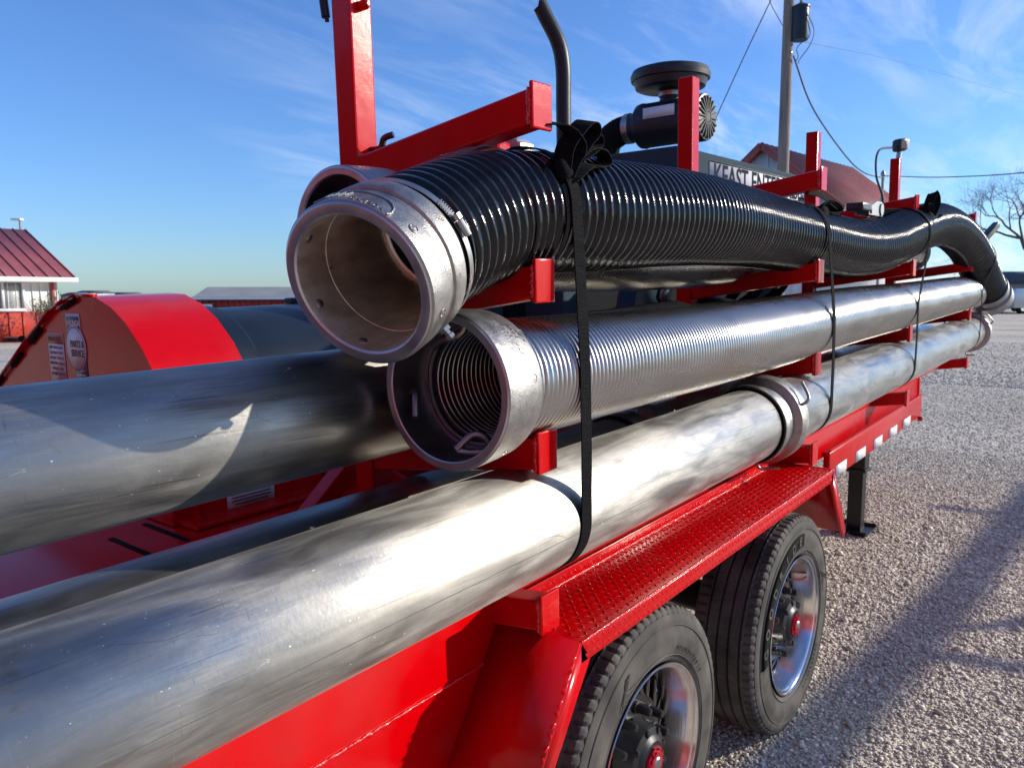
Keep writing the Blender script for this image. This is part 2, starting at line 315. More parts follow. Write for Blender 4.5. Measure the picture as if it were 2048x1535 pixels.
cr2 = N(GR, 'ShaderNodeValToRGB'); cr2.color_ramp.elements[0].color = (0.40, 0.34, 0.28, 1); cr2.color_ramp.elements[1].color = (0.86, 0.76, 0.61, 1)
sepc2 = N(GR, 'ShaderNodeSeparateColor'); _L.new(v2.outputs['Color'], sepc2.inputs[0]); _L.new(sepc2.outputs[1], cr2.inputs[0])
mg = N(GR, 'ShaderNodeMix'); mg.data_type = 'RGBA'; mg.inputs['Factor'].default_value = 0.5; _L.new(cr.outputs[0], mg.inputs['A']); _L.new(cr2.outputs[0], mg.inputs['B'])
nb = N(GR, 'ShaderNodeTexNoise'); nb.inputs['Scale'].default_value = 0.35; nb.inputs['Detail'].default_value = 6; _L.new(_tc.outputs['Object'], nb.inputs['Vector'])
rb = N(GR, 'ShaderNodeMapRange'); rb.inputs['From Min'].default_value = .3; rb.inputs['From Max'].default_value = .7; rb.inputs['To Min'].default_value = .8; rb.inputs['To Max'].default_value = 1.15; _L.new(nb.outputs['Fac'], rb.inputs['Value'])
mg2 = N(GR, 'ShaderNodeMix'); mg2.data_type = 'RGBA'; mg2.blend_type = 'MULTIPLY'; mg2.inputs['Factor'].default_value = 1; _L.new(mg.outputs['Result'], mg2.inputs['A']); _L.new(rb.outputs[0], mg2.inputs['B'])
sp = N(GR, 'ShaderNodeTexNoise'); sp.inputs['Scale'].default_value = 9; sp.inputs['Detail'].default_value = 8; sp.inputs['Roughness'].default_value = .8; _L.new(_tc.outputs['Object'], sp.inputs['Vector'])
rs = N(GR, 'ShaderNodeMapRange'); rs.inputs['From Min'].default_value = .35; rs.inputs['From Max'].default_value = .65; rs.inputs['To Min'].default_value = .62; rs.inputs['To Max'].default_value = 1.25; _L.new(sp.outputs['Fac'], rs.inputs['Value'])
mg3 = N(GR, 'ShaderNodeMix'); mg3.data_type = 'RGBA'; mg3.blend_type = 'MULTIPLY'; mg3.inputs['Factor'].default_value = 1; _L.new(mg2.outputs['Result'], mg3.inputs['A']); _L.new(rs.outputs[0], mg3.inputs['B'])
_L.new(mg3.outputs['Result'], _p.inputs['Base Color'])
b1 = N(GR, 'ShaderNodeBump'); b1.inputs['Distance'].default_value = 0.012; b1.invert = True; _L.new(v1.outputs['Distance'], b1.inputs['Height'])
b2 = N(GR, 'ShaderNodeBump'); b2.inputs['Distance'].default_value = 0.005; b2.invert = True; _L.new(v2.outputs['Distance'], b2.inputs['Height']); _L.new(b1.outputs[0], b2.inputs['Normal'])
_L.new(b2.outputs[0], _p.inputs['Normal'])

STONE = bpy.data.materials.new('crushed_stone'); STONE.use_nodes = True
_nt = STONE.node_tree; _L2 = _nt.links; _p2 = _nt.nodes['Principled BSDF']; _p2.inputs['Roughness'].default_value = 0.9; _p2.inputs['Specular IOR Level'].default_value = 0.25
_g = N(STONE, 'ShaderNodeNewGeometry'); _cr = N(STONE, 'ShaderNodeValToRGB')
_cr.color_ramp.elements[0].color = (0.38, 0.335, 0.27, 1); _cr.color_ramp.elements[1].color = (0.90, 0.81, 0.68, 1); _e = _cr.color_ramp.elements.new(.55); _e.color = (0.68, 0.61, 0.475, 1)
_L2.new(_g.outputs['Random Per Island'], _cr.inputs[0]); _L2.new(_cr.outputs[0], _p2.inputs['Base Color'])

# ------------------------------------------------------------------ ground
g = MB(); g.add([(-150, -200, 0), (400, -200, 0), (400, 250, 0), (-150, 250, 0)], [[0, 1, 2, 3]])
tag(g.build('gravel_yard', GR), 'pale crushed gravel yard', kind='structure')

def icosa():
    bm = bmesh.new(); bmesh.ops.create_icosphere(bm, subdivisions=1, radius=1); V = np.array([v.co[:] for v in bm.verts]); F = np.array([[v.index for v in f.verts] for f in bm.faces]); bm.free(); return V, F
def scatter_stones():
    V0, F0 = icosa(); nb_ = len(V0)
    pts = []
    def region(n, x0, x1, y0, y1, smin, smax):
        x = rng.uniform(x0, x1, n); y = rng.uniform(y0, y1, n); s = rng.uniform(smin, smax, n)*rng.choice([.6, .8, 1, 1.35], n, p=[.35, .3, .25, .1]); pts.append(np.stack([x, y, s], 1))
    region(34000, 0.9, 4.6, 0.15, 1.45, .0035, .0085); region(260, 0.9, 6, 0.15, 1.5, .011, .019)
    region(24000, 4.6, 8.5, 0.2, 2.3, .0045, .0095)
    region(16000, 8.5, 15, 0.4, 4.0, .0065, .012)
    n = 9000; u = rng.random(n); x = 15+14*u**1.7; pts.append(np.stack([x, rng.uniform(-.05, .42, n)*(x-4)+.3, rng.uniform(.012, .024, n)], 1))
    P = np.vstack(pts); n = len(P)
    V = V0[None]*rng.uniform(.65, 1.25, (n, nb_, 1))
    V = V*np.stack([rng.uniform(.8, 1.4, n), rng.uniform(.7, 1.1, n), rng.uniform(.45, .8, n)], 1)[:, None, :]
    a = rng.uniform(0, 2*PI, n); ca, sa = np.cos(a)[:, None], np.sin(a)[:, None]
    V = np.stack([V[..., 0]*ca-V[..., 1]*sa, V[..., 0]*sa+V[..., 1]*ca, V[..., 2]], 2)*P[:, 2][:, None, None]
    V[..., 0] += P[:, 0][:, None]; V[..., 1] += P[:, 1][:, None]; V[..., 2] += (P[:, 2]*.35)[:, None]
    F = F0[None]+(np.arange(n)*nb_)[:, None, None]
    m = MB(); m.add(V.reshape(-1, 3), F.reshape(-1, 3)); return m
tag(scatter_stones().build('gravel', STONE), 'loose angular grey and tan stones on the yard', kind='stuff')

# ------------------------------------------------------------------ TRAILER
tr = thing('equipment_trailer', 'bright red tandem axle flatbed trailer with welded pipe rack and diamond plate fender', 'trailer', (2.15, 1.6, 0))
def T(): return MB(TW)
ZF = 0.88
# deck plate and side channels
m = T(); m.box((2.9, 2.35, .895), (7.9, 2.58, .02), bevel=.002); m.build('deck_plate', RED, tr)
m = T()
m.box((1.0-.35, 1.055, .85), (5.6-1.0, .02, .09)) if False else None
m.box((2.6, 1.066, .825), (5.84, .02, .13), bevel=.003)             # upper strip, set back
m.box((0.03, 1.045, .775), (2.46, .03, .315), bevel=.004)              # lower channel behind the fender
m.box((4.56, 1.045, .715), (1.92, .03, .135), bevel=.004)             # lower channel ahead of the fender
m.box((5.54, 1.35, .77), (.02, .60, .24), bevel=.003)
m.build('side_rail', RED, tr)
# weld bead under the lip
def bead(a, b, r, n, parent, name='weld_bead'):
    P = np.linspace(a, b, n); P += rng.normal(0, r*.12, P.shape); m = T(); m.sweep(P, r*(1+.35*rng.random(n)), 7, True); return m.build(name, REDW, parent, smooth=60)
bead((-.3, 1.030, .795), (1.22, 1.030, .795), .004, 260, tr)
m = T(); m.bar((3.60, 1.030, .790), (5.5, 1.030, .790), .010, .010); m.build('rail_lip', RED, tr, smooth=30)
# frame beams, axles beneath
m = T()
for y in (1.45, 2.9): m.box((2.6, y, .72), (7.4, .10, .24), bevel=.005)
for x in np.arange(-.8, 6.2, .6): m.box((x, 2.2, .80), (.06, 2.2, .10))
m.build('frame_beam', RED, tr)
m = T()
for x in (1.637, 2.67): m.sweep([(x, 1.0, .385), (x, 3.6, .385)], .06, 16)
m.bar((1.4, 1.3, .52), (2.9, 1.3, .52), .08, .05); m.bar((1.55, 1.3, .45), (2.15, 1.3, .55), .07, .03); m.bar((2.15, 1.3, .55), (2.75, 1.3, .45), .07, .03)
m.build('axle', BLKM, tr, smooth=40)
# reflective tape
for x0, x1 in ((3.69, 3.865), (4.02, 4.20), (4.36, 4.535), (4.69, 4.87), (5.02, 5.21)):
    mm = T(); mm.box(((x0+x1)/2, 1.0285, .676), (x1-x0, .0012, .052)); o = mm.build('reflective_tape', REFLT, tr)
m = T(); m.box((5.50, 1.03, .635), (.03, .03, .03), bevel=.006); m.build('marker_light', REDHUB, tr)

# fender
m = T()
th = .005
m.box((2.09, .925, ZF-th/2), (1.665, .21, th), bevel=.0015)                               # tread
m.box((2.09, .822, ZF-.024), (1.665, .006, .042), bevel=.002)                             # outer flange
m.box((2.09, 1.024, ZF+.0125), (1.665, .006, .04), bevel=.002)                            # inner up-stand
fender = m.build('fender', RED, tr)
for sx, x0, x1 in ((-1, 1.26, 1.062), (1, 2.92, 3.105)):
    m = T()
    a, b = np.array((x0, 0, ZF)), np.array((x1, 0, .59)); d = unit(b-a); nrm = unit(np.array((-d[2], 0, d[0]))*-sx*-1)
    m.prism([(x0, .819, ZF), (x0, 1.03, ZF), (x1, 1.03, .59), (x1, .819, .59)], nrm*.005*(1 if sx > 0 else 1))
    # return flange facing outward
    m.prism([(x0, .819, ZF), (x1, .819, .59), (x1-sx*.040, .819, .59-.012), (x0-sx*.032, .819, ZF-.045)], (0, .005, 0))
    m.build('fender_end', RED, tr)
# rust-free weld along the fender edge
for a, b in (((1.262, .820, ZF), (2.918, .820, ZF)), ((1.262, 1.021, ZF+.001), (2.918, 1.021, ZF+.001))):
    bead(a, b, .0026, 420, tr, 'fender_seam')
# diamond tread lugs
def lugs():
    m = T(); Vb = np.array([(-1, 0, 0), (-.45, -.5, 0), (.45, -.5, 0), (1, 0, 0), (.45, .5, 0), (-.45, .5, 0), (-.45, 0, 1), (.45, 0, 1)])
    F = [[0, 1, 6], [1, 2, 7, 6], [2, 3, 7], [3, 4, 7], [4, 5, 6, 7], [5, 0, 6]]
    def patch(o, ex, ey, L, W_):
        ex, ey = unit(ex), unit(ey); ez = np.cross(ex, ey); p = .0215
        for i in range(int(L/p)):
            for j in range(int(W_/p)+1):
                a = PI/4 if (i+j) % 2 else -PI/4
                u, v = (i+.5)*p, (j+.35)*p
                if v > W_-.006: continue
                ca, sa = math.cos(a), math.sin(a); V = Vb*np.array([.0100, .0062, .0023])
                X = V[:, 0]*ca-V[:, 1]*sa+u; Y = V[:, 0]*sa+V[:, 1]*ca+v
                m.add(np.array(o)+X[:, None]*ex+Y[:, None]*ey+V[:, 2:3]*ez, F)
    patch((1.27, .829, ZF), (1, 0, 0), (0, 1, 0), 1.645, .19)
    patch((1.27, .819, ZF-.043), (1, 0, 0), (0, 0, 1), 1.645, .04)
    patch((1.27, 1.021, ZF+.006), (1, 0, 0), (0, 0, 1), 1.645, .026)
    d = unit((1.062-1.26, 0, .59-ZF)); patch(np.array((1.236, .819, .868)), d, np.array((d[2], 0, -d[0]))*-1, .30, .02)
    return m
tag(lugs().build('tread_lugs', RED, fender), kind='stuff')

# rack posts and arms
PX = [1.27, 2.97, 4.49, 6.33]; TOPZ = [2.85, 2.36, 2.34, 2.38]; ARMT = [.95, 1.29, 1.63, 1.957]
PY = 1.4; PW = .064
for k, x in enumerate(PX):
    m = T(); m.box((x, PY+PW/2, (TOPZ[k]+.88)/2), (PW, PW, TOPZ[k]-.88), bevel=.005)
    post = m.build('rack_post', RED, tr, smooth=20)
    if k == 0:
        for zz in (2.215,):
            mm = T(); mm.sweep([(x+.0, PY-.002, zz), (x+.0, PY-.018, zz), (x, PY-.026, zz)], [.011, .011, .004], 12); mm.build('bolt_head', RED, post, smooth=50)
        mm = T(); mm.sweep(spline([(x+.012, PY+.01, 1.905), (x+.012, PY-.030, 1.905), (x+.012, PY-.045, 1.925), (x+.022, PY-.065, 1.932)], .004), .0075, 10); mm.build('pull_pin', GLOSSBLK, post, smooth=50)
        mm = T(); mm.sweep([(x+.005, PY-.03, 1.885), (x+.005, PY-.045, 1.888)], .009, 10); mm.build('pin_stop', RED, post, smooth=50)
        mm = T(); mm.sweep(spline([(x-.02, PY+.075, 2.40), (x-.02, PY+.085, 2.26), (x-.02, PY+.078, 2.19), (x-.02, PY+.070, 2.16)], .01), [.004]*1, 8) if False else None
        mm.sweep(spline([(x-.035, PY+.078, 2.5), (x-.035, PY+.086, 2.28), (x-.035, PY+.076, 2.19)], .01), .005, 8); mm.sweep(spline([(x-.035, PY+.080, 2.29), (x-.035, PY+.086, 2.25), (x-.035, PY+.080, 2.2)], .01), .010, 8); mm.build('cable_pull', BLKM, post, smooth=50)
    for j, zt in enumerate(ARMT):
        zi = zt-.07; h = .064
        a = np.array((x, PY, zi-h/2)); b = np.array((x, .912, zt-h/2))
        m = T(); d = unit(b-a); y = np.array((1, 0, 0)); z = np.cross(d, y); z = z if z[2] > 0 else -z
        m.box((a+b)/2, (np.linalg.norm(b-a), PW*.93, h), (d, np.cross(z, d), z), bevel=.005)
        arm = m.build('rack_arm', RED, tr, smooth=20)
        m = T(); m.box((x, .905, zt-.030), (PW, .009, .086), bevel=.0035); m.build('end_plate', RED, arm, smooth=20)
        # lumpy weld around the plate
        w = PW/2-.002; c = [(x-w, .911, zt-.066), (x+w, .911, zt-.066), (x+w, .911, zt-.002), (x-w, .911, zt-.002), (x-w, .911, zt-.066)]
        P = np.vstack([np.linspace(c[i], c[i+1], 26) for i in range(4)]); P += rng.normal(0, .0006, P.shape)
        m = T(); m.sweep(P, .0042+.0016*rng.random(len(P)), 6, False); m.build('plate_weld', REDW, arm, smooth=60)
# long top rail linking the rear posts and diagonal braces
m = T(); m.bar((4.5, 1.48, 1.93), (6.33, 1.48, 1.95), .05, .05, bevel=.005); m.build('top_rail', RED, tr, smooth=20)
m = T(); m.bar((1.42, 1.55, 1.24), (0.99, 1.55, .905), .05, .05, bevel=.005); m.build('post_brace', RED, tr, smooth=20)
m = T(); m.bar((1.30, 1.50, 1.20), (1.75, 1.50, .90), .05, .05, bevel=.005); m.build('post_brace', RED, tr, smooth=20)
# strap winch behind the first arm
m = T(); m.lathe([(-.03, .012), (-.03, .038), (-.024, .040), (.024, .040), (.03, .038), (.03, .012)], (1.70, 1.30, 1.925), (1, 0, 0), 30, rfun=lambda i, x, r, t: r*(1+.05*np.sign(np.sin(t*15)))); m.build('strap_winch', STEEL, tr, smooth=20)
m = T(); m.box((1.63, 1.32, 1.925), (.06, .07, .05), bevel=.01); m.build('winch_bracket', RED, tr, smooth=20)
# jack leg
m = T(); m.box((5.25, 1.33, .50), (.11, .11, .35), bevel=.006)
m.v[-1] = m.v[-1]
leg = m.build('jack_leg', BLKM, tr, smooth=20)
m = MB(); bx0 = TW((5.25, 1.33, .3))[0]; m.box((bx0[0], bx0[1], .26), (.09, .09, .49), bevel=.005); m.box((bx0[0], bx0[1], .415), (.125, .125, .02), bevel=.004); m.build('inner_tube', BLKM, leg, smooth=20)
m = MB(); m.box((bx0[0], bx0[1], .012), (.22, .20, .012), bevel=.003); m.bar((bx0[0]-.105, bx0[1], .012), (bx0[0]-.13, bx0[1], .035), .20, .01, bevel=.002); m.bar((bx0[0]+.105, bx0[1], .012), (bx0[0]+.13, bx0[1], .035), .20, .01, bevel=.002); m.build('foot_plate', BLKM, leg, smooth=20)
# work light on the front post
m = T(); m.box((6.35, 1.415, 2.475), (.085, .075, .09), ((.86, -.5, .12), (.5, .86, 0), (-.1, 0, 1)), bevel=.018)
wlgt = m.build('work_light', BLKP, tr, smooth=20)
m = T(); m.box((6.382, 1.392, 2.480), (.03, .062, .072), ((.86, -.5, .12), (.5, .86, 0), (-.1, 0, 1)), bevel=.008); m.build('light_lens', WHITEST, wlgt, smooth=20)
m = T(); m.sweep([(6.34, 1.42, 2.37), (6.35, 1.415, 2.44)], .018, 10); m.build('light_bracket', STEEL, wlgt, smooth=40)
m = T(); m.sweep(spline([(6.31, 1.43, 2.46), (6.12, 1.50, 2.42), (6.08, 1.50, 2.25), (6.20, 1.48, 2.10), (6.2, 1.47, 1.9)], .02), .008, 8); m.build('light_cable', WIRE, wlgt, smooth=50)

# ------------------------------------------------------------------ wheels
WR = .385; WYO = .852
def build_wheel():
    w = bpy.data.objects.new('wheel', None); scene.collection.objects.link(w); w['_o'] = [0, 0, 0]; w.parent = tr
    seg = 480; nn = 80
    # axial coordinate: 0 = outer face plane, positive = inboard (+Y)
    prof = [(.030, .236), (.016, .243), (.008, .252), (.003, .270), (.0005, .290), (-.0015, .306), (.0, .318), (.0035, .332), (.0045, .340), (.004, .346), (.0065, .356), (.010, .364), (.012, .3655), (.0125, .368), (.016, .377), (.022, .383), (.045, .3852)]
    g0 = [.052, .090, .128, .166]
    for gx in g0: prof += [(gx-.001, .3865), (gx+.001, .374), (gx+.007, .374), (gx+.009, .3865)]
    prof += [(.19, .3852), (.213, .383), (.219, .377), (.224, .365), (.235, .34), (.234, .29), (.222, .25), (.205, .236)]
    def rf(i, x, r, t):
        rr = np.full_like(t, r)
        if r > .366 and (x < .046 or x > .189):
            ph = (t/(2*PI)*nn) % 1; rr = np.where(ph < .17, r-.006, r)
        elif r > .38:
            ph = (t/(2*PI)*nn + x*9) % 1; rr = np.where(ph < .1, r-.0035, r)
        return rr
    m = MB(); m.lathe(prof, (0, 0, 0), (0, 1, 0), seg, rfun=rf); m.build('tyre', RUBBER, w, smooth=28)
    # sidewall rings and lettering
    m = MB()
    m.lathe([(.0035, .2625), (.0005, .264), (.002, .266)], (0, 0, 0), (0, 1, 0), 120)
    m.lathe([(.0030, .3372), (.0015, .3388), (.0035, .3404)], (0, 0, 0), (0, 1, 0), 120)
    m.build('bead_ring', RUBBER, w, smooth=60)
    m = MB(); a0, a1 = math.radians(88), math.radians(192)      # dark backing band, seen from -Y
    th_ = np.linspace(a0, a1, 60); V = []; 
    for r, yy in ((.2815, -.0004), (.2815, -.0030), (.3255, -.0042), (.3255, .0020)):
        V += [(r*math.cos(t), yy, r*math.sin(t)) for t in th_]
    nj = len(th_); F = [[k*nj+i, k*nj+i+1, (k+1)*nj+i+1, (k+1)*nj+i] for k in range(3) for i in range(nj-1)]
    m.add(V, F); m.build('lettering_band', RUBDK, w)
    word = 'GOODRIDE'
    for i, ch in enumerate(word):
        t = math.radians(183-i*12.4); r = .3035; c = np.array((r*math.cos(t), -.0045, r*math.sin(t)))
        rad = np.array((math.cos(t), 0, math.sin(t))); tan = np.array((math.sin(t), 0, -math.cos(t)))
        m = MB(); text_on(m, ch, .044, c, tan, rad, .0010, 1.05, .0012); m.build('tyre_letter', RUBBER, w)
    m = MB()
    for i, ch in enumerate('REGROOVABLE'):
        t = math.radians(330-i*3.6); r = .283; c = np.array((r*math.cos(t), -.0015, r*math.sin(t)))
        text_on(m, ch, .013, c, np.array((math.sin(t), 0, -math.cos(t))), np.array((math.cos(t), 0, math.sin(t))), .0006)
    for k in range(5):
        t0 = math.radians(12+k*3); pts = [(r_*math.cos(t0+.16*math.sin((r_-.27)*55+k*.5)+(r_-.27)*2), -.0022, r_*math.sin(t0+.16*math.sin((r_-.27)*55+k*.5)+(r_-.27)*2)) for r_ in np.linspace(.272, .322, 14)]
        m.sweep(pts, .0011, 5)
    tag(m.build('sidewall_marking', RUBBER, w, smooth=50), kind='stuff')
    # polished rim: lip and dished barrel
    m = MB(); m.lathe([(.012, .2405), (.004, .2445), (.002, .2435), (.003, .2395), (.010, .2375), (.012, .2300), (.018, .2265), (.030, .2245), (.084, .2060), (.090, .2050), (.100, .2040), (.104, .198)], (0, 0, 0), (0, 1, 0), 120); m.build('rim', CHROME, w, smooth=25)
    # black centre disc with hand holes left open between paired spokes
    m = MB(); m.lathe([(.101, .206), (.098, .188), (.106, .184), (.120, .184)], (0, 0, 0), (0, 1, 0), 96)
    m.lathe([(.072, .088), (.070, .142), (.076, .147), (.10, .147)], (0, 0, 0), (0, 1, 0), 96); m.lathe([(.16, .0), (.16, .21)], (0, 0, 0), (0, 1, 0), 48)
    for k in range(10):
        for dlt in (-.11, .11):
            t = 2*PI*k/10+dlt*.9; t2 = 2*PI*k/10+dlt*1.7
            a = np.array((.138*math.cos(t), .080, .138*math.sin(t))); b = np.array((.200*math.cos(t2), .101, .200*math.sin(t2)))
            m.bar(a, b, .019, .022, upv=(0, 1, 0), bevel=.003)
    m.build('wheel_centre', GLOSSBLK, w, smooth=30)
    m = MB(); m.lathe([(.072, .092), (.060, .086), (.030, .081), (.024, .079), (.018, .062), (.012, .056), (.008, .050), (.008, 0)], (0, 0, 0), (0, 1, 0), 64)
    for k in range(8):
        t = 2*PI*k/8; m.box((.072*math.cos(t), .027, .072*math.sin(t)), (.016, .022, .012), ((math.cos(t), 0, math.sin(t)), (0, 1, 0), (-math.sin(t), 0, math.cos(t))), bevel=.003)
    m.build('hub', BLKM, w, smooth=20)
    m = MB(); P = [(.040*math.cos(2*PI*k/8), .0, .040*math.sin(2*PI*k/8)) for k in range(8)]
    m.prism([(p[0], .008, p[2]) for p in P], (0, -.007, 0)); m.prism([(p[0]*.74, .001, p[2]*.74) for p in P], (0, -.005, 0))
    for k in range(8): t = 2*PI*(k+.5)/8; m.sweep([(.033*math.cos(t), .001, .033*math.sin(t)), (.033*math.cos(t), -.003, .033*math.sin(t))], .003, 8)
    m.build('hub_cap', REDHUB, w, smooth=25)
    m = MB(); m.lathe([(-.003, .017), (-.007, .013), (-.008, .0)], (0, 0, 0), (0, 1, 0), 32); m.build('cap_plug', STEEL, w, smooth=40)
    for k in range(10):
        t = 2*PI*(k+.5)/10; c = np.array((.115*math.cos(t), 0, .115*math.sin(t)))
        m = MB(); m.lathe([(.072, .0165), (.066, .0165), (.064, .0125), (.034, .0115), (.028, .0085), (.027, 0)], c, (0, 1, 0), 12); m.build('lug_nut', BLKM, w, smooth=30)
    m = MB(); m.sweep(spline([(.15, .09, .11), (.165, .05, .115), (.172, .03, .130)], .006), .004, 8); m.build('valve_stem', STEEL, w, smooth=50)
    return w
wh = build_wheel()
def copy_tree(o, parent):
    c = o.copy(); scene.collection.objects.link(c); c.parent = parent
    for ch in list(o.children): copy_tree(ch, c)
    return c
wh2 = copy_tree(wh, tr)
tro = np.array(tr['_o'])
wh.location = (1.637-tro[0], WYO-tro[1], WR); wh.rotation_euler = (0, math.radians(-98), 0)
wh2.location = (2.67-tro[0], WYO-tro[1], WR); wh2.rotation_euler = (0, math.radians(4), 0)
wh['label'] = 'rear wheel'; wh2['label'] = 'front wheel'

# ------------------------------------------------------------------ pipes
AX = (1, 0, 0)
def pipe(name, label, y, z, x0, x1, R=.12, wall=.006, group='aluminium pipes lying on the rack arms', seg=96):
    t = thing(name, label, 'pipe', TW(((x0+x1)/2, y, z))[0], group)
    xs = np.linspace(x0, x1, max(2, int((x1-x0)/.35)))
    m = T(); m.lathe([(x, R) for x in xs]+[(x1, R-wall)]+[(x, R-wall) for x in xs[::-1]]+[(x0, R)], (0, y, z), AX, seg); m.build('tube', ALU, t, smooth=40)
    return t
def coupler(t, y, z, x0, levers=True, sgn=1, R0=.12, bigger=1.0):
    """female coupling ring: rim, recessed groove, wide rear band"""
    m = T()
    p = [(0, R0+.001), (0, R0+.011), (.006, R0+.014), (.026, R0+.014), (.034, R0+.005), (.092, R0+.006), (.100, R0+.029), (.106, R0+.031), (.160, R0+.031), (.166, R0+.028), (.172, R0+.001)]
    m.lathe([(x0+sgn*a, r) for a, r in p][::sgn], (0, y, z), AX, 96); c = m.build('coupling', CAST, t, smooth=30)
    m = T(); m.lathe([(x0-sgn*.004, R0+.0005), (x0-sgn*.006, R0+.008), (x0+sgn*.004, R0+.0115)][::sgn], (0, y, z), AX, 72, rfun=lambda i, x, r, th_: r+.0012*np.sin(th_*37+i)); m.build('gasket', RUBDK, t, smooth=40)
    if levers:
        for ang in (25, 145, 265):
            a = math.radians(ang); rd = np.array((0, -math.cos(a), math.sin(a))); tg = np.array((0, math.sin(a), math.cos(a)))
            o = np.array((x0+sgn*.13, y, z)); r = R0+.03
            P = spline([o+rd*(r-.01), o+rd*(r+.018)+tg*.004, o+rd*(r+.026)+tg*.02+np.array((.012, 0, 0))*sgn, o+rd*(r+.018)+tg*.07+np.array((.03, 0, 0))*sgn], .004)
            mm = T(); mm.sweep(P, .0058, 10); mm.build('lever', STEEL, t, smooth=50)
    return c
p1 = pipe('aluminium_pipe', 'nearest long dull aluminium pipe, outermost on the lowest rack arms above the fender', .98, 1.098, -1.3, 2.56)
p2 = pipe('aluminium_pipe', 'far outer aluminium pipe of the lowest tier with cast coupling rings at both ends', .98, 1.098, 2.50, 6.92, wall=.006, R=.12)
coupler(p2, .98, 1.098, 2.50); coupler(p2, .98, 1.098, 6.97, sgn=-1)
p1x = p1
p3 = pipe('aluminium_pipe', 'shaded aluminium pipe lying behind the nearest pipe on the lowest rack arms', 1.262, 1.035, -1.4, 2.18)
p3b = pipe('aluminium_pipe', 'inner lowest pipe beyond the coupling levers, mostly hidden behind the outer pipe', 1.262, 1.035, 2.12, 6.8); coupler(p3b, 1.262, 1.035, 2.12)
p4 = pipe('aluminium_pipe', 'blue reflecting aluminium pipe at upper left, running in behind the ribbed steel hose end', 1.266, 1.350, -1.4, 2.33)
coupler(p4, 1.266, 1.350, 2.33, sgn=-1)
p5 = pipe('aluminium_pipe', 'inner pipe of the second tier glimpsed behind the corrugated steel hose', 1.266, 1.350, 2.45, 6.6)

# dents & seam on nearest pipe: weld-seam line, its shadow put in as dark colour
m = T(); m.sweep([(-1.2, .98-.12*math.cos(.12)-.0001, 1.098-.12*math.sin(.12)), (2.45, .98-.12*math.cos(.12)-.0001, 1.098-.12*math.sin(.12))], .0006, 6); m.build('seam_line', mat('seam_shadow', (.10, .095, .09), .7), p1)

# ------------------------------------------------------------------ hoses
def ribbed(name, P, R, pitch, depth, prof, material, parent, seg=64, inner=None):
    """corrugated tube along trailer-frame path"""
    L = np.concatenate([[0], np.cumsum(np.linalg.norm(np.diff(P, axis=0), axis=1))]); nr = int(L[-1]/pitch)
    s, r = [], []
    for k in range(nr):
        for a, b in prof: s.append((k+a)*pitch); r.append(R-depth+depth*b)
    s = np.array(s); Q = np.stack([np.interp(s, L, P[:, k]) for k in range(3)], 1)
    # smooth tangents: sweep uses gradient of Q, fine since Q lies on a smooth path
    m = T(); m.sweep(Q, np.array(r), seg, False)
    return m.build(name, material, parent, smooth=70)

# silver hose, second tier, outer
sc_o = np.array([1.057, .979, 1.403]); sc_n = unit((1, .045, .014))
sh = thing('steel_hose', 'corrugated stainless steel hose on the second tier, open cast collar facing the camera', 'hose', TW((3.9, .98, 1.4))[0])
Psh = spline([sc_o+sc_n*.11, (1.6, .99, 1.398), (2.6, .985, 1.392), (3.6, .985, 1.400), (4.8, .985, 1.398), (6.0, .985, 1.402), (6.84, .985, 1.400)], .02)
ribbed('ribbed_body', Psh, .1235, .0158, .0058, [(0, 0), (.16, .75), (.35, 1), (.62, .95), (.80, .1)], HOSEM, sh, 72)
m = T(); m.lathe([(0, .110), (0, .1262), (.012, .1275), (.05, .1275), (.06, .122), (.06, .105)], (6.80, .985, 1.400), AX, 72); m.build('end_band', CAST, sh, smooth=30)
def cast_collar(t, o, n, prof, bore, name='collar'):
    m = T(); m.lathe(prof, o, n, 120); c = m.build(name, CAST, t, smooth=24)
    return c
o, n = sc_o, sc_n
col = cast_collar(sh, o, n, [(0, .148), (.002, .1500), (.020, .1502), (.060, .1485), (.100, .1455), (.112, .142), (.116, .124)], None)
m = T(); m.lathe([(0, .131), (-.0015, .1335), (-.0015, .1455), (0, .148)], o, n, 120); m.build('collar_face', MACH, col, smooth=20)
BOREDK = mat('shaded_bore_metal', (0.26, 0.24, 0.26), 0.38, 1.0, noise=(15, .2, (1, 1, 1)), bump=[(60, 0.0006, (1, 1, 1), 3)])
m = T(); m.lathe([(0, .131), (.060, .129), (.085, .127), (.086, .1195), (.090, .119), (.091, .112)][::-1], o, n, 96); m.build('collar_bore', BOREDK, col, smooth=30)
m = T(); m.lathe([(.0905, .1165), (.088, .1175), (.088, .1125), (.0905, .1115)], o, n, 96); m.build('bore_lip', CAST, col, smooth=30)
# ribbed lining seen through the mouth
lin = []
for k in range(60): lin += [(.092+k*.0152, .112), (.092+k*.0152+.009, .1115), (.092+k*.0152+.0105, .106), (.092+k*.0152+.0135, .106)]
m = T(); m.lathe(lin[::-1], o, n, 72); m.build('hose_lining', HOSEI, sh, smooth=25)
for k in range(34):
    pass
m = T()
for k in range(45): m.lathe([(.092+k*.0152+.0102, .1062), (.092+k*.0152+.0112, .1050), (.092+k*.0152+.0125, .1062)], o, n, 72)
m.build('lining_edges', mat('lining_edge_steel', (.5, .48, .46), .3, 1.0), sh, smooth=60)
def lever3(parent, pts, r=.0072, mtl=DSTEEL, name='cam_lever'):
    m = T(); m.sweep(spline(pts, .003), r, 12); return m.build(name, mtl, parent, smooth=50)
lever3(sh, [(1.108, 1.112, 1.385), (1.106, 1.098, 1.389), (1.085, 1.083, 1.384), (1.070, 1.070, 1.345)])
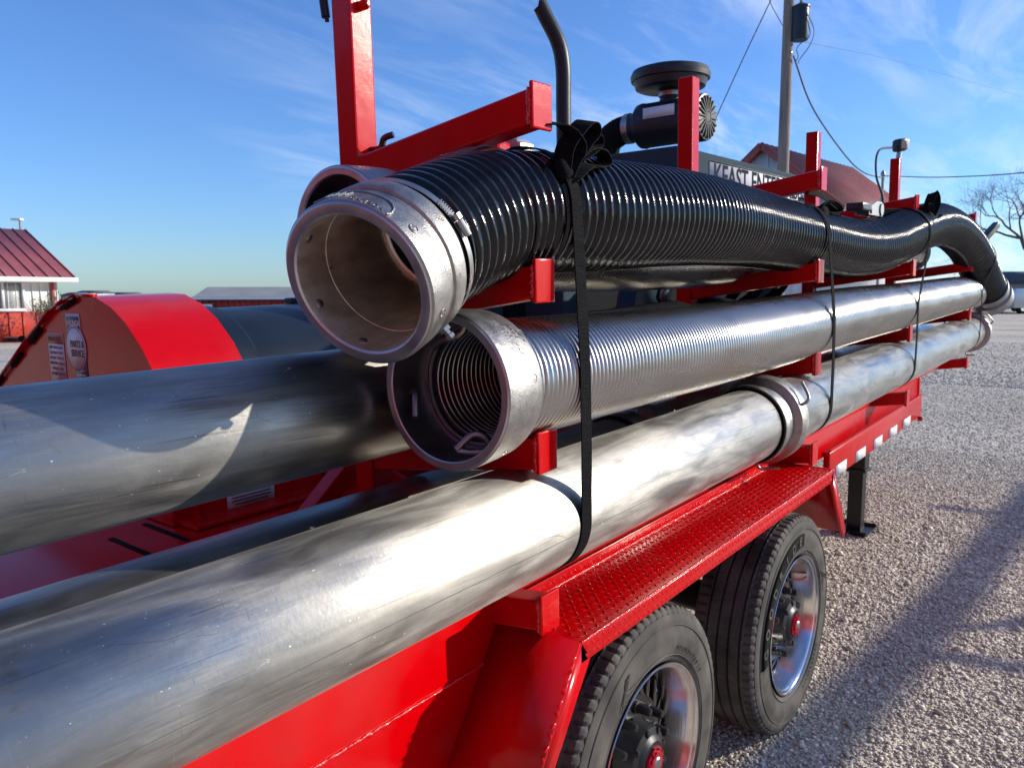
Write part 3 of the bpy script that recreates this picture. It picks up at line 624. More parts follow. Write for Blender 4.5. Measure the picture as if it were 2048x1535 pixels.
lever3(sh, [(1.125, .925, 1.292), (1.115, .935, 1.314), (1.100, .952, 1.318), (1.080, .975, 1.292)])
lever3(sh, [(1.082, .975, 1.290), (1.10, .955, 1.284), (1.118, .93, 1.286)])
lever3(sh, [(1.11, 1.055, 1.478), (1.10, 1.02, 1.495), (1.095, .985, 1.500), (1.10, .965, 1.515), (1.10, .962, 1.535)])
def dimple(parent, c, nrm, r=.008):
    m = T(); m.lathe([(.0005, r*1.15), (.0012, r), (-.003, r*.8)], c, nrm, 20); m.lathe([(-.002, r*.7), (.0015, r*.55), (.002, 0)], c, nrm, 16); return m.build('collar_pin', STEEL, parent, smooth=40)
e1 = np.array((0, -math.cos(.16), math.sin(.16))); dimple(col, o+n*.088+e1*.1462, e1)
e1 = np.array((0, -math.cos(-.85), math.sin(-.85))); dimple(col, o+n*.055+e1*.149, e1, .006)
# cast lettering on the collar
def arc_text(mb, txt, size, o, n, R, phi0, ax, ext=.0005, along=True):
    """letters standing on a cylinder, reading along the axis when along"""
    n = unit(n); a = unit(np.cross(n, (0, 0, 1))); b = -np.cross(n, a)   # a ~ -Y, b ~ up?
    for i, ch in enumerate(txt):
        if ch == ' ': continue
        ph = phi0-i*size*.78/R
        rd = math.cos(ph)*a+math.sin(ph)*b; tg = -math.sin(ph)*a+math.cos(ph)*b
        text_on(mb, ch, size, o+n*ax+rd*R, -tg, n, ext)
m = T()
for row, s_ in enumerate(('LETH', 'PLUS VAC', 'MADE')): arc_text(m, s_, .012, o, n, .1488, .95-row*.02, .050+row*.015, )
arc_text(m, 'D-', .022, o, n, .1468, .78, .098)
m.build('cast_lettering', CAST, col)

# black hose, third tier, outer
bc_o = np.array([.848, .96, 1.601]); bc_n = unit((1, .209, .388))
bh = thing('black_hose', 'thick glossy black corrugated hose strapped along the third tier, aluminium collar at its mouth', 'hose', TW((3.5, .98, 1.73))[0])
e0 = bc_o+bc_n*.108
Pb = spline([e0, e0+bc_n*.09, (1.22, 1.015, 1.722), (1.40, 1.005, 1.740), (1.62, .99, 1.744), (1.88, .985, 1.752), (2.15, .99, 1.754), (2.54, 1.02, 1.748), (3.03, 1.02, 1.724), (3.6, 1.0, 1.694), (4.0, .97, 1.708), (4.4, .95, 1.765), (4.95, .96, 1.825), (5.35, .96, 1.848), (5.83, .96, 1.826), (6.23, .94, 1.745), (6.50, .92, 1.640), (6.74, .90, 1.515), (6.92, .88, 1.405)], .02)
ribbed('ribbed_body', Pb, .128, .0272, .0080, [(0, .0), (.09, .06), (.17, .85), (.28, 1), (.42, .95), (.55, .93), (.63, .15), (.78, 0)], RUB, bh, 80)
m = T(); m.sweep(Pb[12:], .118, 40, False); m.build('hose_core', RUB, bh, smooth=60)
colb = cast_collar(bh, bc_o, bc_n, [(0, .1350), (.003, .1385), (.046, .1395), (.050, .1380), (.052, .1345), (.072, .1345), (.074, .1385), (.078, .1400), (.108, .1385), (.116, .1340), (.117, .120)], None)
m = T(); m.lathe([(.001, .1155), (-.002, .1185), (-.003, .1235), (-.002, .1330), (0, .1350)], bc_o, bc_n, 120); m.build('collar_face', MACH, colb, smooth=25)
m = T(); m.lathe([(.001, .1155), (.010, .1140), (.075, .1135), (.0755, .1145), (.0765, .1145), (.077, .1130), (.250, .1100)][::-1], bc_o, bc_n, 120); m.build('collar_bore', BORE, colb, smooth=24)
m = T(); m.lathe([(.250, .110), (.247, .106), (.250, .101), (.26, .100), (.29, .099), (.30, .1015), (.31, .1015), (.32, .099), (.5, .098)][::-1], bc_o, bc_n, 96); m.build('inner_liner', MACH, bh, smooth=30)
na = unit(np.cross(bc_n, (0, 0, 1))); nbv = -np.cross(bc_n, na)
def rivet(parent, ang, ax, R, inward=True, r=.008):
    rd = math.cos(ang)*na+math.sin(ang)*nbv; c = bc_o+bc_n*ax+rd*R; nr_ = -rd if inward else rd
    m = T(); m.lathe([(.0, r), (.0015, r*.95), (.003, r*.6), (.0035, 0)], c, nr_, 20); return m.build('rivet', DSTEEL, parent, smooth=40)
RIV = [(math.radians(d_), .022) for d_ in (20, 75, 140, 200, 250, 310)]
for a_, x_ in RIV: rivet(colb, a_, x_, .1138)
def onb(ang_deg, ax, R):
    a_ = math.radians(ang_deg); rd = math.cos(a_)*na+math.sin(a_)*nbv; return bc_o+bc_n*ax+rd*R, rd
for deg, ax in ((35, .026), (-25, .030)):
    c, rd = onb(deg, ax, .1392); dimple(colb, c, rd, .0072)
m = T()
arc_text(m, 'CANADA', .013, bc_o, bc_n, .1392, math.radians(78), .012)
P = [bc_o+bc_n*ax_+(.1400)*(math.cos(ph)*na+math.sin(ph)*nbv) for ax_, ph in ((.010, 1.9), (.018, 1.8), (.036, 1.7), (.040, 1.35), (.040, 1.05), (.030, .92), (.014, .88), (.006, .90))]
m.sweep(spline(P, .003), .0016, 6)
for k in range(4):
    ph = 1.75-k*.09; P = [bc_o+bc_n*ax_+.1400*(math.cos(p_)*na+math.sin(p_)*nbv) for ax_, p_ in ((.016, ph), (.032, ph-.03))]; m.sweep(P, .0014, 6)
m.build('cast_lettering', CAST, colb, smooth=50)
# hose clamp with worm screw
def on_path(P, s):
    L = np.concatenate([[0], np.cumsum(np.linalg.norm(np.diff(P, axis=0), axis=1))]); q = np.array([np.interp(s, L, P[:, k]) for k in range(3)]); q2 = np.array([np.interp(s+.01, L, P[:, k]) for k in range(3)]); return q, unit(q2-q)
cq, cn = on_path(Pb, .022); ca_ = unit(np.cross(cn, (0, 0, 1))); cb_ = -np.cross(cn, ca_)
m = T(); m.lathe([(-.007, .1335), (-.007, .1345), (.007, .1345), (.007, .1335)], cq, cn, 90); hc = m.build('hose_clamp', STEEL, bh, smooth=30)
m = T()
for k in range(7):
    ph = math.radians(42-k*1.9); rd = math.cos(ph)*ca_+math.sin(ph)*cb_; tg = -math.sin(ph)*ca_+math.cos(ph)*cb_
    m.box(cq+rd*.1365, (.0022, .0145, .0018), (tg, cn, rd))
ph = math.radians(22); rd = math.cos(ph)*ca_+math.sin(ph)*cb_; tg = -math.sin(ph)*ca_+math.cos(ph)*cb_
m.sweep([cq+rd*.141-tg*.022, cq+rd*.141+tg*.006], .0062, 12); m.sweep([cq+rd*.141+tg*.008, cq+rd*.141+tg*.018], .0075, 6)
m.build('clamp_screw', STEEL, hc, smooth=20)
c, rd = onb(-58, .100, .1385)
m = T(); m.lathe([(0, .011), (.007, .011), (.008, .006), (.014, .006), (.015, .0085), (.021, .0085), (.024, .005), (.025, 0)], c, rd, 6); m.build('collar_bolt', STEEL, colb, smooth=30)
# far end collar
q, d_ = on_path(Pb, 1e9) if False else (Pb[-1], unit(Pb[-1]-Pb[-4]))
m = T(); m.lathe([(-.04, .128), (-.04, .139), (-.03, .141), (.0, .140), (.005, .134), (.04, .134), (.045, .148), (.115, .150), (.12, .142), (.12, .122), (.0, .118)], q, d_, 72); m.build('far_collar', CAST, bh, smooth=30)

# silver hose, third tier, inner
ih = thing('steel_hose', 'second corrugated steel hose, tucked low behind the black hose on the third tier', 'hose', TW((3.2, 1.26, 1.7))[0])
Pi = spline([(1.20, 1.265, 1.705), (1.6, 1.262, 1.690), (2.5, 1.262, 1.672), (3.5, 1.262, 1.685), (4.6, 1.262, 1.690), (6.0, 1.262, 1.70)], .02)
ribbed('ribbed_body', Pi, .122, .0158, .0058, [(0, 0), (.16, .75), (.35, 1), (.62, .95), (.80, .1)], HOSEM, ih, 56)
io, inn = np.array((1.075, 1.270, 1.690)), unit((1, .02, .06))
ci = cast_collar(ih, io, inn, [(0, .1460), (.002, .1480), (.06, .1475), (.11, .145), (.14, .140), (.15, .120)], None)
m = T(); m.lathe([(.002, .128), (-.0015, .1305), (-.0015, .1425), (0, .146)], io, inn, 96); m.build('collar_face', MACH, ci, smooth=20)
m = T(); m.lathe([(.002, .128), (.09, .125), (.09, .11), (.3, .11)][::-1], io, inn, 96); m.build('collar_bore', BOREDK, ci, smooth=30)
m = T(); m.lathe([(0, .10), (0, .134), (.10, .136), (.105, .12)], (5.98, 1.262, 1.70), AX, 64); m.build('end_collar', CAST, ih, smooth=30)

# ------------------------------------------------------------------ straps
SG = 'black ratchet straps holding the hoses to the rack'
def strap(label, x, zt, w, zb=.985, ytop=None, knot=None, yc=.98):
    t = thing('strap', label, 'strap', TW((x, .86, 1.3))[0], SG)
    # down the outer side, under the lowest pipe
    pts = []
    hz = np.interp(x, Pb[:, 0], Pb[:, 2]); hy = np.interp(x, Pb[:, 0], Pb[:, 1])
    for a in np.linspace(150, 0, 18): pts.append((x, hy-.1345*math.cos(math.radians(a)), hz+.1345*math.sin(math.radians(a))))
    # pulled straight to the lowest pipe
    pts += [(x, .8585+(.852-.8585)*0, 1.42), (x, .857, 1.25)]
    R = .1215
    for a in np.linspace(0, -125, 22): pts.append((x, .98-R*math.cos(math.radians(a)), 1.098+R*math.sin(math.radians(a))))
    P = np.array(pts); P[:, 0] += .0035*np.sin(np.linspace(0, 6, len(P)))
    m = T(); m.ribbon(P, (1, 0, 0), w, .0026); m.build('webbing', WEB, t, smooth=40)
    return t, hy, hz
def wb(t, pts, w, wv=(1, 0, 0), step=.006, name='tied_loop'):
    P = spline(pts, step); m = T(); m.ribbon(P, wv, w, .0028); return m.build(name, WEB, t, smooth=50)
W1 = .036
sA, hy, hz = strap('nearest black strap, its tail tied in a looped bow atop the black hose', 1.342, 1.88, W1)
zt = hz+.134
# bow: positions relative to the knot at the top outer side of the hose
K = np.array((1.335, .905, 1.845))
wb(sA, [(1.285, .915, 1.900), (1.32, .905, 1.903), (1.355, .90, 1.895), (1.385, .90, 1.872), (1.38, .90, 1.85)], W1*1.15, (.15, -1, -.25), name='strap_tail')
wb(sA, [K+(0, 0, -.035), K+(.015, 0, .015), K+(.05, -.004, .052), K+(.078, -.006, .072), K+(.098, -.008, .070), K+(.102, -.006, .052), K+(.078, -.002, .030), K+(.03, 0, -.015)], W1*1.15, (.15, -1, -.25))
wb(sA, [K+(.03, .02, .0), K+(.09, .03, .05), K+(.135, .03, .066), K+(.168, .03, .062), K+(.172, .03, .045), K+(.14, .02, .028), K+(.08, .02, .0)], W1*1.1, (.15, -1, -.25))
wb(sA, [K+(.0, -.01, -.045), K+(.05, .0, .0), K+(.11, .01, .026), K+(.17, .02, .032), K+(.208, .03, .020), K+(.205, .03, .004), K+(.16, .02, -.004), K+(.09, .0, -.012), K+(.02, -.012, -.045)], W1*1.0, (.15, -1, -.25))
wb(sA, [K+(.01, -.012, -.050), K+(.07, .0, -.022), K+(.13, .015, -.008), K+(.21, .035, -.004)], W1*1.0, (.15, -1, -.25))
m = T(); m.box(K+(0, -.004, -.03), (.034, .028, .045), ((1, 0, .2), (0, 1, -.5), (0, .5, 1)), bevel=.011, seg=3); m.build('knot', WEB, sA, smooth=50)
sB, hy, hz = strap('second black strap from the camera, folded tail bundled on top of the hose', 3.0, 1.86, .030)
K = np.array((3.10, .95, 1.815))
wb(sB, [K+(-.14, .02, .078), K+(-.02, .0, .068), K+(.10, 0, .05), K+(.20, 0, .03), K+(.24, 0, .01)], .034, (-.4, -.5, -1), name='strap_tail')
wb(sB, [K+(-.06, 0, 0), K+(.02, 0, .035), K+(.16, .0, .03), K+(.20, 0, .005), K+(.12, 0, -.006), K+(-.05, 0, -.01)], .05, (.1, -.8, .5))
wb(sB, [K+(-.05, 0, .01), K+(.08, 0, -.012), K+(.17, 0, -.006), K+(.22, 0, .02)], .05, (.1, -.8, .5))
m = T(); m.box(K+(-.01, 0, 0), (.07, .05, .05), bevel=.015, seg=3); m.build('knot', WEB, sB, smooth=50)
sC, hy, hz = strap('third black strap from the camera, bunched knot and metal ratchet on top', 4.40, 1.9, .036)
K = np.array((4.62, .88, 1.825))
for k in range(6):
    a = k*1.05+.3; dv = np.array((math.cos(a), -.15+.05*k, math.sin(a)))*(.16 if k % 2 else .125)
    wb(sC, [K, K+dv*.6+(.02, -.02, .01), K+dv, K+dv*.7+(-.03, .01, -.03), K+(.005, 0, 0)], .045, (.3, -.8, .4))
m = T(); m.box(K, (.15, .07, .13), bevel=.03, seg=3); m.build('knot', WEB, sC, smooth=50)
wb(sC, [K+(-.02, .02, .03), K+(-.25, .08, .055), K+(-.58, .11, .045)], .04, (.1, -.8, .5), name='webbing_run')
rq = np.array((3.93, .985, 1.862))
m = T()
for s_ in (-1, 1): m.prism([rq+np.array((-.13, s_*.028, -.02)), rq+np.array((.10, s_*.028, -.02)), rq+np.array((.13, s_*.028, .01)), rq+np.array((.09, s_*.028, .045)), rq+np.array((.0, s_*.028, .045)), rq+np.array((-.13, s_*.028, .01))], (0, .004, 0))
m.sweep([rq+np.array((.07, -.035, .01)), rq+np.array((.07, .035, .01))], .028, 16); m.sweep([rq+np.array((-.10, -.035, -.005)), rq+np.array((-.10, .035, -.005))], .010, 10)
m.build('ratchet_buckle', STEEL, sC, smooth=30)
m = T(); m.box(rq+np.array((-.19, 0, .01)), (.14, .075, .035), bevel=.008); m.build('ratchet_handle', BLKP, sC, smooth=20)
sD, hy, hz = strap('farthest thin black strap, its black handle sticking up at the front post', 6.48, 1.8, .026)
m = T(); m.box((6.60, .85, 1.835), (.20, .05, .05), ((.80, -.3, .55), (.35, .93, 0), (-.5, .1, .8)), bevel=.010); m.build('strap_handle', GLOSSBLK, sD, smooth=20)

# ------------------------------------------------------------------ engine unit
en = thing('engine_unit', 'charcoal engine housing with mushroom-capped air cleaner and tall black exhaust stack', 'engine', TW((4.7, 2.3, .9))[0])
m = T(); m.box((4.80, 2.5, 1.995), (1.90, 1.16, .53), bevel=.012)
cov = m.build('engine_cover', GREYP, en, smooth=20)
m = T(); m.box((5.06, 1.917, 2.138), (1.66, .004, .165)); sg = m.build('sign_panel', mat('matte_sign_white', (.78, .78, .78), .85, spec=.1), cov); SIGNINK = mat('matte_sign_ink', (.03, .04, .05), .9, spec=.03)
# white panel broken by dark gaps between words
m = T(); text_on(m, 'KEAST ENTERPRISES', .172, (5.06, 1.914, 2.141), (1, 0, 0), (0, 0, 1), .0015, 1.02, .002); tag(m.build('sign_lettering', SIGNINK, sg), kind='stuff')
m = T()
for zz in (2.059, 2.216): m.box((5.06, 1.914, zz), (1.66, .002, .006))
m.build('sign_border', SIGNINK, sg)
m = T(); m.box((4.15, 2.45, 1.42), (3.1, .8, .72), bevel=.03); m.box((4.0, 2.3, 1.36), (.5, .4, .5), bevel=.03)
m.build('engine_block', mat('matte_engine_black', (.012, .013, .016), .9, spec=.1), en, smooth=20)
# belt drive and shrouds glimpsed below the hoses
m = T(); m.lathe([(0, 0), (0, .20), (.02, .235), (.09, .235), (.10, .20), (.10, 0)], (3.05, 1.75, 1.40), (.25, -1, 0), 48); m.build('fan_shroud', BLUEBLK, en, smooth=20)
m = T(); m.prism([(3.15, 1.62, 1.44), (3.24, 1.62, 1.56), (3.17, 1.62, 1.60), (3.10, 1.62, 1.50)], (.01, .03, 0)); m.box((3.17, 1.62, 1.43), (.05, .03, .03), bevel=.006); m.build('steel_bracket', STEEL, en)
m = T()
for k in range(9): m.sweep(spline([(3.3+k*.16, 1.7, 1.62+.02*math.sin(k*2)), (3.36+k*.16, 1.62, 1.52+.03*math.cos(k*3)), (3.42+k*.16, 1.75, 1.40)], .02), .012+.006*(k % 3), 8)
m.build('coolant_hoses', RUBDK, en, smooth=50)
m = T(); m.bar((3.35, 1.62, 1.60), (3.75, 1.62, 1.42), .03, .03); m.bar((3.4, 1.60, 1.50), (3.9, 1.60, 1.44), .03, .02); m.build('support_strut', BLKM, en)
m = T()
for k, (xx, zz) in enumerate(((3.28, 1.58), (3.58, 1.52), (3.66, 1.58), (3.92, 1.55), (4.2, 1.56), (4.4, 1.52))): m.sweep([(xx, 1.60, zz), (xx, 1.57, zz)], .02, 8)
m.build('bolt_heads', CHROME, en, smooth=40)
m = T(); m.box((2.75, 2.0, 1.45), (.12, .3, .75), bevel=.01); m.box((2.5, 2.3, 1.55), (.3, .4, .5), bevel=.01); m.build('radiator_frame', GREYP, en, smooth=20)
# exhaust stack
m = T(); Pe = spline([(3.30, 2.26, 1.9), (3.30, 2.26, 2.40), (3.30, 2.26, 2.60), (3.283, 2.275, 2.72), (3.235, 2.315, 2.84), (3.212, 2.335, 2.90)], .02)
for rr_ in (.037, .034): 
    m.sweep(Pe, rr_, 24, False); V_ = m.v[-1]; tdir = unit(TW(Pe[-1])[0]-TW(Pe[-3])[0]); side = unit(-rt-tdir*(-rt @ tdir)); cen = V_[-24:].mean(0)
    V_[-24:] += -((V_[-24:]-cen) @ side)[:, None]*tdir*1.25
m.build('exhaust_pipe', BLKM, en, smooth=60)
# air cleaner: barrel on its side, axis across the trailer
ac = np.array((4.33, 0, 2.475))
m = T(); m.lathe([(1.98, 0), (1.98, .10), (1.985, .128), (2.00, .132), (2.06, .132), (2.065, .126), (2.36, .128), (2.38, .132), (2.40, .128), (2.42, .10), (2.44, .085), (2.50, .082)], (ac[0], 0, ac[2]), (0, 1, 0), 56); acb = m.build('air_cleaner', BLKP, en, smooth=30)
m = T()
for k in range(20):
    t = 2*PI*k/20; m.bar((ac[0]+.03*math.cos(t), 1.977, ac[2]+.03*math.sin(t)), (ac[0]+.118*math.cos(t), 1.977, ac[2]+.118*math.sin(t)), .008, .012, upv=(0, 1, 0))
m.lathe([(1.972, 0), (1.972, .026), (1.98, .03)], (ac[0], 0, ac[2]), (0, 1, 0), 24)
m.build('ribbed_end_cap', mat('grey_plastic_cap', (.085, .09, .088), .6, spec=.2), acb, smooth=30)
m = T(); m.lathe([(2.46, .082), (2.47, .090), (2.50, .090), (2.51, .082)], (ac[0], 0, ac[2]), (0, 1, 0), 40); m.build('clamp_band', STEEL, acb, smooth=30)
m = T(); m.sweep(spline([(ac[0], 2.50, ac[2]), (ac[0]-.02, 2.56, ac[2]-.02), (ac[0]-.04, 2.62, ac[2]-.08), (ac[0]-.05, 2.64, ac[2]-.24)], .02), .084, 24); m.build('rubber_elbow', RUBDK, acb, smooth=50)
mc = np.array((4.42, 2.26, 2.655))
m = T(); m.lathe([(-.10, .085), (-.02, .060), (.02, .060)], mc, (0, 0, 1), 32); m.build('intake_neck', BLKP, acb, smooth=40)
m = T(); m.lathe([(-.012, .064), (-.012, .070), (.012, .070), (.012, .064)], mc, (0, 0, 1), 32); m.build('neck_clamp', STEEL, acb, smooth=30)
m = T(); m.lathe([(.02, .060), (.03, .10), (.025, .18), (.035, .205), (.075, .218), (.078, .232), (.105, .236), (.135, .222), (.150, .17), (.158, .09), (.160, 0)], mc, (0, 0, 1), 64); m.build('rain_cap', BLKP, acb, smooth=30)
m = T(); m.prism([(4.20, 2.12, 2.49), (4.20, 2.32, 2.49), (4.20, 2.32, 2.55), (4.20, 2.12, 2.55)], (-.004, 0, 0)); m.xf = TW; m.build('specification_label', WHITEST, acb)

# ------------------------------------------------------------------ blower with hood at the left
bl = thing('grain_blower', 'rounded red belt hood with stickers joined to a dark blue-black round drum', 'blower', TW((1.2, 2.2, .9))[0])
prof2 = [(3.844, 1.051), (3.373, 1.256), (3.038, 1.426), (2.815, 1.528), (2.703, 1.562), (2.604, 1.577), (2.505, 1.572), (2.406, 1.542), (2.319, 1.495), (2.232, 1.423), (2.182, 1.361), (2.145, 1.287), (2.127, 1.187), (2.133, 1.076), (2.14, 0.91), (3.84, 0.91)]
HX = 1.113
m = T(); m.prism([(HX, y, z) for y, z in prof2], (.291, 0, 0)); hood = m.build('belt_hood', RED, bl, smooth=28)
m = T()                                                                    # rolled lip on the open edge
for (y0, z0), (y1, z1) in zip(prof2[:6], prof2[1:7]): m.bar((HX-.006, y0, z0+.005), (HX-.006, y1, z1+.005), .025, .007)
m.build('hood_lip', RED, hood)
for i, (s0, s1) in enumerate(((.03, .16), (.26, .40), (.52, .66), (.76, .90))):
    a, b = np.array((HX-.007, 3.66, 1.119)), np.array((HX-.007, 2.85, 1.504))
    m = T(); m.bar(a+(b-a)*s0, a+(b-a)*s1, .005, .020); m.build('lip_gap', RUBDK, hood)
m = T(); m.bar((HX-.007, 2.75, 1.535), (HX-.007, 2.63, 1.566), .005, .015); m.build('lip_gap', RUBDK, hood)
m = T(); m.lathe([(1.43, 0), (1.43, .36), (1.447, .372), (1.515, .372), (1.53, .362), (2.28, .362), (2.29, 0)], (0, 2.58, 1.156), AX, 96); drum = m.build('blower_drum', BLUEBLK, bl, smooth=30)
m = T(); m.lathe([(1.407, .31), (1.407, .382), (1.430, .382), (1.430, .31)], (0, 2.58, 1.156), AX, 96); m.build('drum_gasket', RUBDK, drum, smooth=30)
m = T(); m.box((2.0, 2.63, 1.528), (.20, .06, .025), bevel=.006); m.build('drum_lug', BLUEBLK, drum, smooth=20)
# stickers on the hood's near face, read from -X: right is -Y
def sticker(name, mtl, yc, zc, w, h, parent, off=.0015):
    m = T(); m.box((HX-off, yc, zc), (.001, w, h)); return m.build(name, mtl, parent)
XD, YD = (0, -1, 0), (0, 0, 1)
s1 = sticker('warning_sticker', WHITEST, 2.833, 1.371, .124, .161, hood); sticker('sticker_header', ORGST, 2.833, 1.433, .119, .032, s1, .0026)
m = T()
for k, s_ in enumerate(('KEEP HANDS AND', 'CLOTHING AWAY', 'DO NOT OPERATE', 'WITHOUT GUARDS', 'IN PLACE AND', 'SECURELY BOLTED')): text_on(m, s_, .013, (HX-.0022, 2.833, 1.404-k*.018), XD, YD, .0004)
text_on(m, 'WARNING', .022, (HX-.0033, 2.833, 1.433), XD, YD, .0004)
m.build('sticker_text', INK, s1)
s2 = sticker('service_sticker', WHITEST, 2.682, 1.488, .105, .064, hood); sticker('sticker_strip', GREYST, 2.682, 1.488, .095, .045, s2, .0026)
m = T(); text_on(m, 'WALINGA', .027, (HX-.0033, 2.682, 1.488), XD, YD, .0004, .8, .0006); m.build('sticker_text', WHITEST, s2)
s3 = sticker('service_sticker', GREYST, 2.656, 1.330, .097, .186, hood)
m = T()
for k, w_ in enumerate((.02, .05, .056, .03, .058, .05)): m.box((HX-.0024, 2.656+(.056-w_)*.62, 1.351-k*.015), (.0006, w_*1.24, .004))
text_on(m, 'VALUE BEYOND', .0155, (HX-.0024, 2.656, 1.264), XD, YD, .0004, .8); text_on(m, 'THE PRODUCT', .0155, (HX-.0024, 2.656, 1.247), XD, YD, .0004, .8); m.build('sticker_text', WHITEST, s3)
m = T(); m.lathe([(-.0040, 0), (-.0040, .074), (-.0018, .074)], (HX, 2.676, 1.407), AX, 48); s4 = m.build('service_sticker', WHITEST, hood)
m = T(); m.lathe([(-.0046, .068), (-.0046, .071)], (HX, 2.676, 1.407), AX, 48); text_on(m, 'PARTS &', .031, (HX-.0047, 2.660, 1.421), XD, YD, .0004, .85, .0006); text_on(m, 'SERVICE', .031, (HX-.0047, 2.660, 1.391), XD, YD, .0004, .85, .0006); m.build('sticker_text', INK, s4)
# gearbox below with flange and data sticker
m = T(); m.box((1.40, 2.34, 1.03), (.46, .46, .25), bevel=.02); m.box((1.40, 2.32, .916), (.54, .56, .018), bevel=.008); gb = m.build('gearbox', RED, bl, smooth=20)
m = T(); m.box((1.352, 2.1085, .957), (.165, .002, .062), ((1, 0, .0), (0, 1, .0), (0, 0, 1))); ds = m.build('data_sticker', WHITEST, gb)
m = T()
for k in range(5): m.box((1.352, 2.1068, .978-k*.0105), (.138-.02*(k == 4), .0008, .0038))
m.build('sticker_text', INK, ds)
for xx, yy in ((1.16, 2.07), (1.63, 2.07), (1.46, 2.07)):
    m = T(); m.lathe([(0, .012), (.012, .012), (.014, .006), (.02, .006), (.02, 0)], (xx, yy, .925), (0, 0, 1), 6); m.build('bolt_head', RED, gb, smooth=20)
for x_, y0_, y1_ in ((1.08, 2.0, 2.25), (.96, 1.98, 2.20)):
    m = T(); m.bar((x_, y0_, .9065), (x_, y1_, .9065), .016, .002); m.build('deck_slot', RUBDK, tr)

# ------------------------------------------------------------------ background helpers (placed by distance from the camera)
R2 = unit((math.sin(YAW), -math.cos(YAW), 0)); F2 = unit((math.cos(YAW), math.sin(YAW), 0)); UZ = np.array((0, 0, 1.0))
def at(u, v, depth):
    d = fw+rt*(u-1024)/FPX-up*(v-767.5)/FPX; return np.array((0, 0, CAM_H))+d*depth
class Local:
    """frame with origin o and horizontal axes r (right) and f (away)"""
    def __init__(s, o, r, f): s.o, s.r, s.f = np.array(o, float), unit(r), unit(f)
    def __call__(s, P): P = np.atleast_2d(np.asarray(P, float)); return s.o+P[:, :1]*s.r+P[:, 1:2]*s.f+P[:, 2:3]*UZ

# office house at the left
c = at(116, 640, 27); _a = math.radians(52); ho = Local((c[0], c[1], 0), R2*math.cos(_a)+F2*math.sin(_a), F2*math.cos(_a)-R2*math.sin(_a))
hs = thing('office_house', 'white and red sided house with hipped maroon metal roof at the left edge', 'house', (c[0], c[1], 0))
m = MB(ho); m.box((-5, 3.5, 1.60), (10, 7, 1.20)); m.build('upper_wall', WHITESD, hs)
m = MB(ho); m.box((-5, 3.5, .5), (10.02, 7.02, 1.0)); m.build('lower_wall', REDSD, hs)
for k in range(24):
    m = MB(ho); m.box((-.25-k*.42, -.015, .5), (.05, .03, .98)); m.build('red_batten', REDSD, hs)
for k in range(6):
    m = MB(ho); m.box((-.25-k*.25, -.012, 1.60), (.035, .024, 1.15)); m.build('white_batten', WHITESD, hs)
EV = 2.14
RZ = 1.85
m = MB(ho)
for sg_ in (-1, 1):
    ye = 3.5+sg_*4.0; m.prism([(.5, ye, EV), (.5, 3.5, EV+RZ), (.5, 3.5, EV+RZ-.10), (.5, ye, EV-.10)], (-11.0, 0, 0))
roof = m.build('roof', ROOFRED, hs)
for k in range(26):
    m = MB(ho); m.bar((.46-k*.42, -.5, EV+.012), (.46-k*.42, 3.5, EV+RZ+.012), .05, .035); m.build('roof_rib', ROOFRED, roof)
m = MB(ho); m.prism([(0, 0, 2.1), (0, 7, 2.1), (0, 3.5, EV+RZ-.2)], (-.1, 0, 0)); m.build('gable_wall', WHITESD, hs)
m = MB(ho); m.box((-5, -.52, EV-.07), (11.06, .06, .16)); m.box((.52, 3.5, EV-.07), (.06, 8, .16)); m.box((-5, 3.5, EV-.02), (11, 8, .02)); m.build('fascia', WHITEPT, hs)
m = MB(ho); m.box((-.12, -.05, 1.15), (.10, .09, 1.9), bevel=.01); m.build('downspout', REDSD, hs)
m = MB(ho); m.box((.03, 3.5, 1.1), (.04, 7.05, 2.0)); m.build('end_trim', WHITEPT, hs)
for (x0, x1) in ((-2.25, -1.08),):
    m = MB(ho)
    for a, b, w_, h_ in (((x0+x1)/2, 2.02-.02, x1-x0+.16, .08), ((x0+x1)/2, 1.06, x1-x0+.16, .10)): m.box((a, -.04, b), (w_, .08, h_))
    for xx in (x0-.03, (x0+x1)/2, x1+.03): m.box((xx, -.04, 1.53), (.09, .08, .86))
    wf = m.build('window', WHITEPT, hs)
    for xa, xb in ((x0+.02, (x0+x1)/2-.05), ((x0+x1)/2+.05, x1-.02)):
        m = MB(ho); m.box(((xa+xb)/2, -.008, 1.53), (xb-xa, .012, .86)); m.build('pane', BLIND, wf)
tc_ = at(75, 640, 25.5); 
def shrub(name, label, c, R, n=1400, mtl=LEAFM):
    t = thing(name, label, 'bush', (c[0], c[1], 0)); V, F = [], []
    for k in range(n):
        d = rng.normal(size=3); d /= np.linalg.norm(d); r = R*rng.uniform(.35, 1)*(1+.35*math.sin(d[0]*5+d[2]*7)); p = np.array(c)+d*r*np.array((1, 1, 1.1)); a = rng.normal(size=3)*.035; b = rng.normal(size=3)*.035
        V += [p, p+a, p+b]; F.append([3*k, 3*k+1, 3*k+2])
    m = MB(); m.add(V, F); m.build('foliage', mtl, t)
    m = MB()
    for k in range(24):
        e = np.array(c)+np.array((rng.normal()*R*.6, rng.normal()*R*.6, R*rng.uniform(.3, 1.15))); m.sweep([(c[0], c[1], 0), (c[0]+(e[0]-c[0])*.4, c[1]+(e[1]-c[1])*.4, c[2]*.7), e], [.02, .012, .005], 5)
    m.build('stem', BARK, t)
sb = at(98, 618, 25.6); shrub('bush', 'scraggly olive bush at the corner of the white and red house', (sb[0], sb[1], .95), .55)
